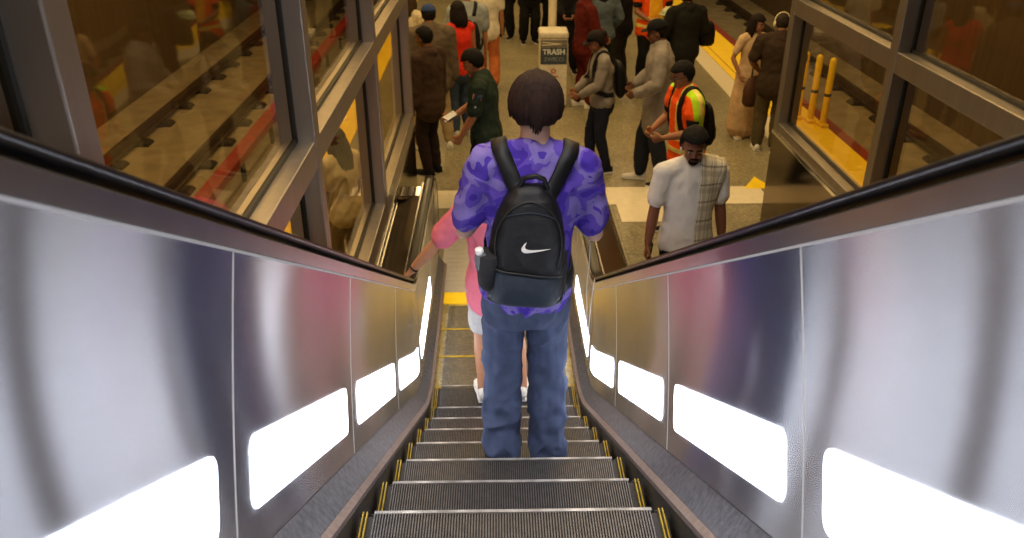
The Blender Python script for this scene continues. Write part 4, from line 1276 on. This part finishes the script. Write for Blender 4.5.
# ------------------------------------------------ far vest worker
J_ = Person('worker in orange and yellow vest facing the escalator near the platform edge', (2.36, 13.3, .001), 196, 1.80, '8a5c42', lean=2, pitch=10, vox=.013, wide=1.15,
            arms={1: ((.16, .28, 1.05), (1, -.7, -1), None, .5), -1: ((-.12, .30, 1.12), (-1, -.7, -1), (0, -.4, 1), .4)})
J_.top(cloth('17171a', 'black_shirt'), 'tee', e=.016, hem=-.06)
J_.top([M_or, mat('fluorescent_yellow_mesh', 'f7b21a', .7, 0, .06, 30), M_re], 'vest', e=.03, hem=-.13, sleeve=.4, loose=1.3, cut=vest_colours(J_, False), neck=.5)
J_.trousers(cloth('141416', 'black_trousers'), e=.024, hemr=.085); J_.shoes(cloth('a9a59c', 'grey_shoe')); J_.hair('0f0c0a', 'short', .012); J_.cap('c7cdb4', True); J_.face()
mb = MB(); q = J_.wrist[-1]; mb.ball((0, 0, 0), (.13, .11, .085), None, 18, 11); hh = mb.obj('hard_hat', mat('pale_green_plastic', 'b9c49a', .4), None, True)
hh.location = J_.root.matrix_basis @ (q+V((.02, .10, .06)))
tag(hh, 'pale green hard hat held against the orange and yellow vest', 'hard hat')
mb = MB(); secs = [[(r_*math.cos(a), r_*.9*math.sin(a), z) for a in [2*math.pi*j/18 for j in range(18)]] for r_, z in ((.135, -.035), (.16, -.03), (.16, -.022), (.13, -.015))]
mb.sweep(secs, True, True); mb.obj('brim', hh.data.materials[0], hh, True)

K_ = Person('person in black hooded jacket standing between the grey shirt and the yellow strip', (2.62, 11.95, .001), 12, 1.72, '7a5138', lean=3, pitch=8, vox=.013, wide=1.1, arms={1: ((.2, .2, 1.0), (1, -.7, -1), None, .5), -1: ((-.2, .2, 1.0), (-1, -.7, -1), None, .5)})
k_s = K_.top(cloth('1a1916', 'black_fleece'), 'long', e=.03, hem=-.12, hood=True, name='hooded_jacket', loose=1.2); K_.trousers(cloth('1a1a1c', 'black_trousers'), e=.02, hemr=.08); K_.shoes(cloth('151515', 'dark_shoe')); K_.hair('0e0b0a', 'short', .018)
tb_ = empty('shoulder_bag', (2.96, 12.1, .9), R(15), 'black bag hanging beside the black hooded jacket', 'bag')
mb = MB(); secs = []
for z, a, b in ((0, .09, .05), (.04, .12, .075), (.2, .12, .08), (.30, .09, .06), (.34, .05, .03)): secs.append([(a*abs(math.cos(t))**.6*(1 if math.cos(t) > 0 else -1), b*math.sin(t), z) for t in [2*math.pi*j/16 for j in range(16)]])
mb.sweep(secs, True, True); mb.obj('pouch', cloth('121215', 'pack_nylon', rough=.55, bump=.15), tb_, True)
mb = MB(); ribbon(mb, [V((-.05, 0, .30)), V((-.10, 0, .42)), V((-.17, -.02, .52)), V((-.22, -.02, .545))], [V((0, -1, 0))]*4, .035, .006); mb.obj('strap', cloth('121215', 'pack_nylon', rough=.55, bump=.15), tb_)

# ------------------------------------------------ pair by the glazed screen
L_ = Person('person in cream top and long pale skirt facing the dark brown T-shirt', (3.22, 10.75, .001), 196, 1.58, '9a6a52', lean=2, pitch=8, hyaw=22, vox=.012, fem=True, arms={1: ((.22, .12, .95), (1, -.7, -1), None, .5), -1: ((-.14, .22, 1.02), (-1, -.7, -1), None, .5)})
L_.top(cloth('c9ab86', 'cream_jersey'), 'tee', e=.014, hem=-.05); L_.dress(cloth('bf9f78', 'pale_skirt_fabric'), hemz=.14, hemr=.24, name='skirt', e=.012); L_.shoes(cloth('b29b78', 'tan_shoe')); L_.hair('1a0f0b', 'long', .020); L_.face()
hg = empty('handbag', (3.22, 10.38, .52), R(20), 'large brown bag hanging in front of the pale skirt', 'bag')
mb = MB(); secs = []
for z, a, b in ((0, .13, .06), (.05, .17, .085), (.2, .17, .085), (.34, .13, .05), (.38, .09, .02)): secs.append([(a*abs(math.cos(t))**.6*(1 if math.cos(t) > 0 else -1), b*math.sin(t), z) for t in [2*math.pi*j/18 for j in range(18)]])
mb.sweep(secs, True, True); mb.obj('pouch', cloth('4a3020', 'brown_leather', rough=.6, bump=.3, bscale=40), hg, True)
mb = MB(); mb.tube([(-.08, 0, .35), (-.06, .02, .55), (0, .06, .64), (.06, .02, .55), (.08, 0, .35)], [.011]*5, n=8); mb.obj('handle', cloth('4a3020', 'brown_leather', rough=.6, bump=.3, bscale=40), hg, True)

N_ = Person('person in dark brown T-shirt and olive trousers with headphones seen from behind', (3.36, 10.12, .001), -14, 1.70, '8a6048', lean=3, pitch=12, wide=1.14, vox=.012, arms={1: ((.2, .22, 1.02), (1, -.7, -1), None, .5), -1: ((-.2, .2, 1.0), (-1, -.7, -1), None, .5)}, legs={1: (.1, -.03, .085), -1: (-.11, .05, .085)})
N_.top(cloth('372a20', 'brown_cotton'), 'tee', e=.022, hem=-.12, sleeve=.8, loose=1.4, amp=.009); N_.trousers(cloth('4f4630', 'olive_cotton'), e=.022, hemr=.082); N_.shoes(cloth('1a1a1c', 'black_leather'), 'dcd8ce', cloth('d8d4ca', 'white_leather')); N_.hair('2a221c', 'short', .006)
mb = MB()
for sd in (1, -1): mb.ball(N_.hp(sd*.088, -.005, -.01), (.02, .034, .038), N_.Mh, 12, 8)
mb.tube([N_.hp(.092*math.cos(R(a)), -.005, .02+.112*math.sin(R(a))) for a in range(0, 181, 15)], [.008]*13, n=8)
hp_ = mb.obj('headphones', mat('pale_headphone_plastic', 'd8c9a0', .4), None, True); hp_.location = N_.root.location; hp_.rotation_euler = N_.root.rotation_euler
tag(hp_, 'pale headphones over the ears above the dark brown T-shirt', 'headphones')

# ------------------------------------------------ group by the left-hand screen
O_ = Person('officer in dark green polo shirt with a flag patch, head bowed over a phone', (-.15, 8.12, .001), 84, 1.76, 'a06a48', lean=5, pitch=26, wide=1.08, vox=.010,
            arms={-1: ((-.19, .22, .93), (-1, -.9, -1), None, .5), 1: ((.06, .32, 1.06), (1, -.7, -1), (-.2, -.3, 1), .5)}, legs={1: (.1, -.05, .085), -1: (-.1, .1, .085)})
o_s = O_.top(cloth('233026', 'dark_green_pique'), 'poly', e=.022, hem=-.12, sleeve=.82, loose=1.4, amp=.009)
O_.trousers(cloth('0f0f12', 'black_trousers'), e=.024, hemr=.085); O_.shoes(cloth('121214', 'dark_shoe')); O_.hair('0e0a08', 'short', .016); O_.face()
# patch on the sleeve
bvp = O_.bvh([o_s]); pm = O_.sh[-1].lerp(O_.elbow[-1], .32); t_ = (O_.elbow[-1]-O_.sh[-1]).normalized()
pdir = V((-1, -.12, .15)).normalized()
def patch(dx, dz, w_, h_, m, name, lift=.004):
    ax = pdir.cross(t_).normalized(); mb = MB(); vs = []
    for a, b in ((-1, -1), (1, -1), (1, 1), (-1, 1)):
        q = pm+ax*(dx+a*w_/2)-t_*(dz+b*h_/2); hit = bvp.ray_cast(q+pdir*.4, -pdir); vs.append((hit[0] if hit[0] else q+pdir*.06)+pdir*lift)
    vs += [v-pdir*.004 for v in vs]; mb.add(vs, [(0, 1, 2, 3), (7, 6, 5, 4), (0, 4, 5, 1), (1, 5, 6, 2), (2, 6, 7, 3), (3, 7, 4, 0)])
    return mb.obj(name, m, o_s)
patch(0, 0, .085, .052, mat('patch_white', 'cfc4b4', .7), 'flag_patch')
for i in range(4): patch(0, -.021+.014*i, .085, .006, mat('patch_red', 'a8392e', .7), 'flag_stripe', .006)
patch(.022 if True else 0, .012, .036, .026, mat('patch_blue', '2c3a66', .7), 'flag_canton', .0065)
patch(.0, -.095, .02, .02, mat('badge_silver', '9ea4a0', .4), 'badge')
handheld(O_, 1, (.15, .075, .009), mat('pale_phone', 'c9cdd0', .3), 'phone', 'pale phone held out by the person in dark green polo', 'phone')

P_ = Person('person in brown hooded jacket and glasses standing beside the steel screen post', (-.80, 9.42, .001), 52, 1.70, '7a5036', lean=2, pitch=6, hyaw=12, wide=1.0, vox=.011, legs={1: (.085, .02, .085), -1: (-.085, 0, .085)})
P_.top(cloth('3d2c20', 'brown_fleece'), 'long', e=.03, hem=-.16, hood=True, name='hooded_jacket', loose=1.3, amp=.009); P_.trousers(cloth('241712', 'dark_brown_cotton'), e=.016, hemr=.066); P_.shoes(cloth('141414', 'dark_shoe'), '1a1a1a'); P_.hair('0e0a08', 'short', .010); P_.face(glasses=True)

Q_ = Person('person in blue cap and grey-brown sweater behind the brown hooded jacket', (-.83, 10.3, .001), 14, 1.78, '8a5c42', lean=3, pitch=10, wide=1.14, vox=.012, legs={1: (.19, .02, .085), -1: (-.19, .04, .085)})
Q_.top(cloth('5e5142', 'grey_brown_knit'), 'long', e=.03, hem=-.14, loose=1.3, amp=.009); Q_.trousers(cloth('a48e68', 'beige_cotton'), e=.014, hemr=.07); Q_.shoes(cloth('ded8cc', 'white_shoe')); Q_.hair('15100c', 'short', .008); Q_.cap('2e3f6a', True)

R_ = Person('person in red tank top and blue jeans behind the grey-brown sweater', (-.50, 10.85, .001), 28, 1.72, 'a56a48', lean=2, pitch=6, vox=.013, fem=True)
R_.top(cloth('d8321c', 'red_jersey'), 'tank', e=.012, hem=-.08); R_.trousers(cloth('39485c', 'blue_denim'), e=.02, hemr=.085); R_.shoes(cloth('c9c2b4', 'white_shoe')); R_.hair('1a100c', 'bob', .018)

S_ = Person('person in pale blue-grey shirt with a black backpack ahead of the red tank top', (-.43, 11.9, .001), 10, 1.76, 'a8755a', lean=3, pitch=6, vox=.014, wide=1.12)
s_s = S_.top(cloth('8f9698', 'blue_grey_cotton'), 'tee', e=.024, hem=-.12, sleeve=.8, loose=1.4); S_.trousers(cloth('16181d', 'black_trousers'), e=.02, hemr=.08); S_.shoes(cloth('181818', 'dark_shoe')); S_.hair('17100c', 'short', .014)
backpack(S_, [s_s], '101012', 'black backpack worn on the pale blue-grey shirt', (.28, .44, .16), .12)

T_ = Person('person in cream patterned shirt nearest the far screen post', (-1.22, 11.7, .001), -30, 1.72, 'b5825f', lean=2, pitch=4, vox=.014, fem=True, arms={1: ((.15, .26, 1.05), (1, -.7, -1), None, .5), -1: (None, None, None, None)})
T_.top(mat('cream_floral_cotton', 'd9cba6', .85, 0, .2, 26, col2='a89a78'), 'tee', e=.022, hem=-.14, sleeve=.8, loose=1.3); T_.trousers(cloth('b8a88a', 'beige_cotton'), e=.018, hemr=.08); T_.shoes(cloth('d6d0c4', 'white_shoe')); T_.hair('3a2a1c', 'long', .014)

U_ = Person('person in white T-shirt and orange trousers walking away', (-.17, 13.2, .001), 4, 1.76, 'a8744f', lean=2, vox=.014, legs={1: (.1, -.16, .12), -1: (-.1, .14, .085)})
U_.top(cloth('d9d0bc', 'white_cotton_far'), 'tee', e=.02); U_.trousers(cloth('b8683a', 'orange_cotton'), e=.02, hemr=.085); U_.shoes(cloth('2a1c16', 'dark_shoe')); U_.hair('1a120d', 'short', .014)

for i, (x, y, hd, lab) in enumerate(((.16, 16.95, 150, 'person in black clothes with clasped hands farthest from the pole'), (.60, 16.5, 190, 'person in black suit in the middle of the dark trio'), (1.02, 16.9, 215, 'person in black clothes of the dark trio closest to the pole'))):
    p = Person(lab, (x, y, .001), hd, 1.76, '9a6a50', vox=.015, wide=1.08, arms={1: ((.08, .26, .98), (1, -.7, -1), None, .6), -1: ((-.08, .26, .98), (-1, -.7, -1), None, .6)})
    p.top(cloth('121113', 'black_wool'), 'long', e=.028, hem=-.20, name='jacket', loose=1.2); p.trousers(cloth('131214', 'black_wool'), e=.026, hemr=.095); p.shoes(cloth('0e0e10', 'dark_shoe')); p.hair('17110d', 'short', .012)
for i, (x, y, hd, lab) in enumerate(((1.16, 14.2, 175, 'person in black coat just past the sign pole'), (1.55, 15.2, 200, 'person in black coat between the sign pole and the denim jacket'))):
    p = Person(lab, (x, y, .001), hd, 1.74, '9a6a50', vox=.015, wide=1.1, arms={1: ((.1, .26, 1.0), (1, -.7, -1), None, .6), -1: ((-.1, .26, 1.0), (-1, -.7, -1), None, .6)})
    p.top(cloth('151317', 'black_coat_wool'), 'long', e=.032, hem=-.3, name='coat', loose=1.2); p.trousers(cloth('131214', 'black_wool'), e=.026, hemr=.095); p.shoes(cloth('0e0e10', 'dark_shoe')); p.hair('17110d', 'short', .012)

# ------------------------------------------------ behind the left screen
X_ = Person('person with long black hair and cream top standing behind the steel screen', (-1.33, 6.62, .001), 50, 1.44, '9a6e52', lean=3, pitch=14, vox=.011, fem=True)
X_.top(cloth('eadfba', 'cream_cotton'), 'tee', e=.02, hem=-.12, sleeve=.8, loose=1.4); X_.trousers(cloth('8f7f5c', 'khaki_cotton'), e=.016); X_.shoes(cloth('201c18', 'dark_shoe')); X_.hair('0d0a0a', 'long', .022)
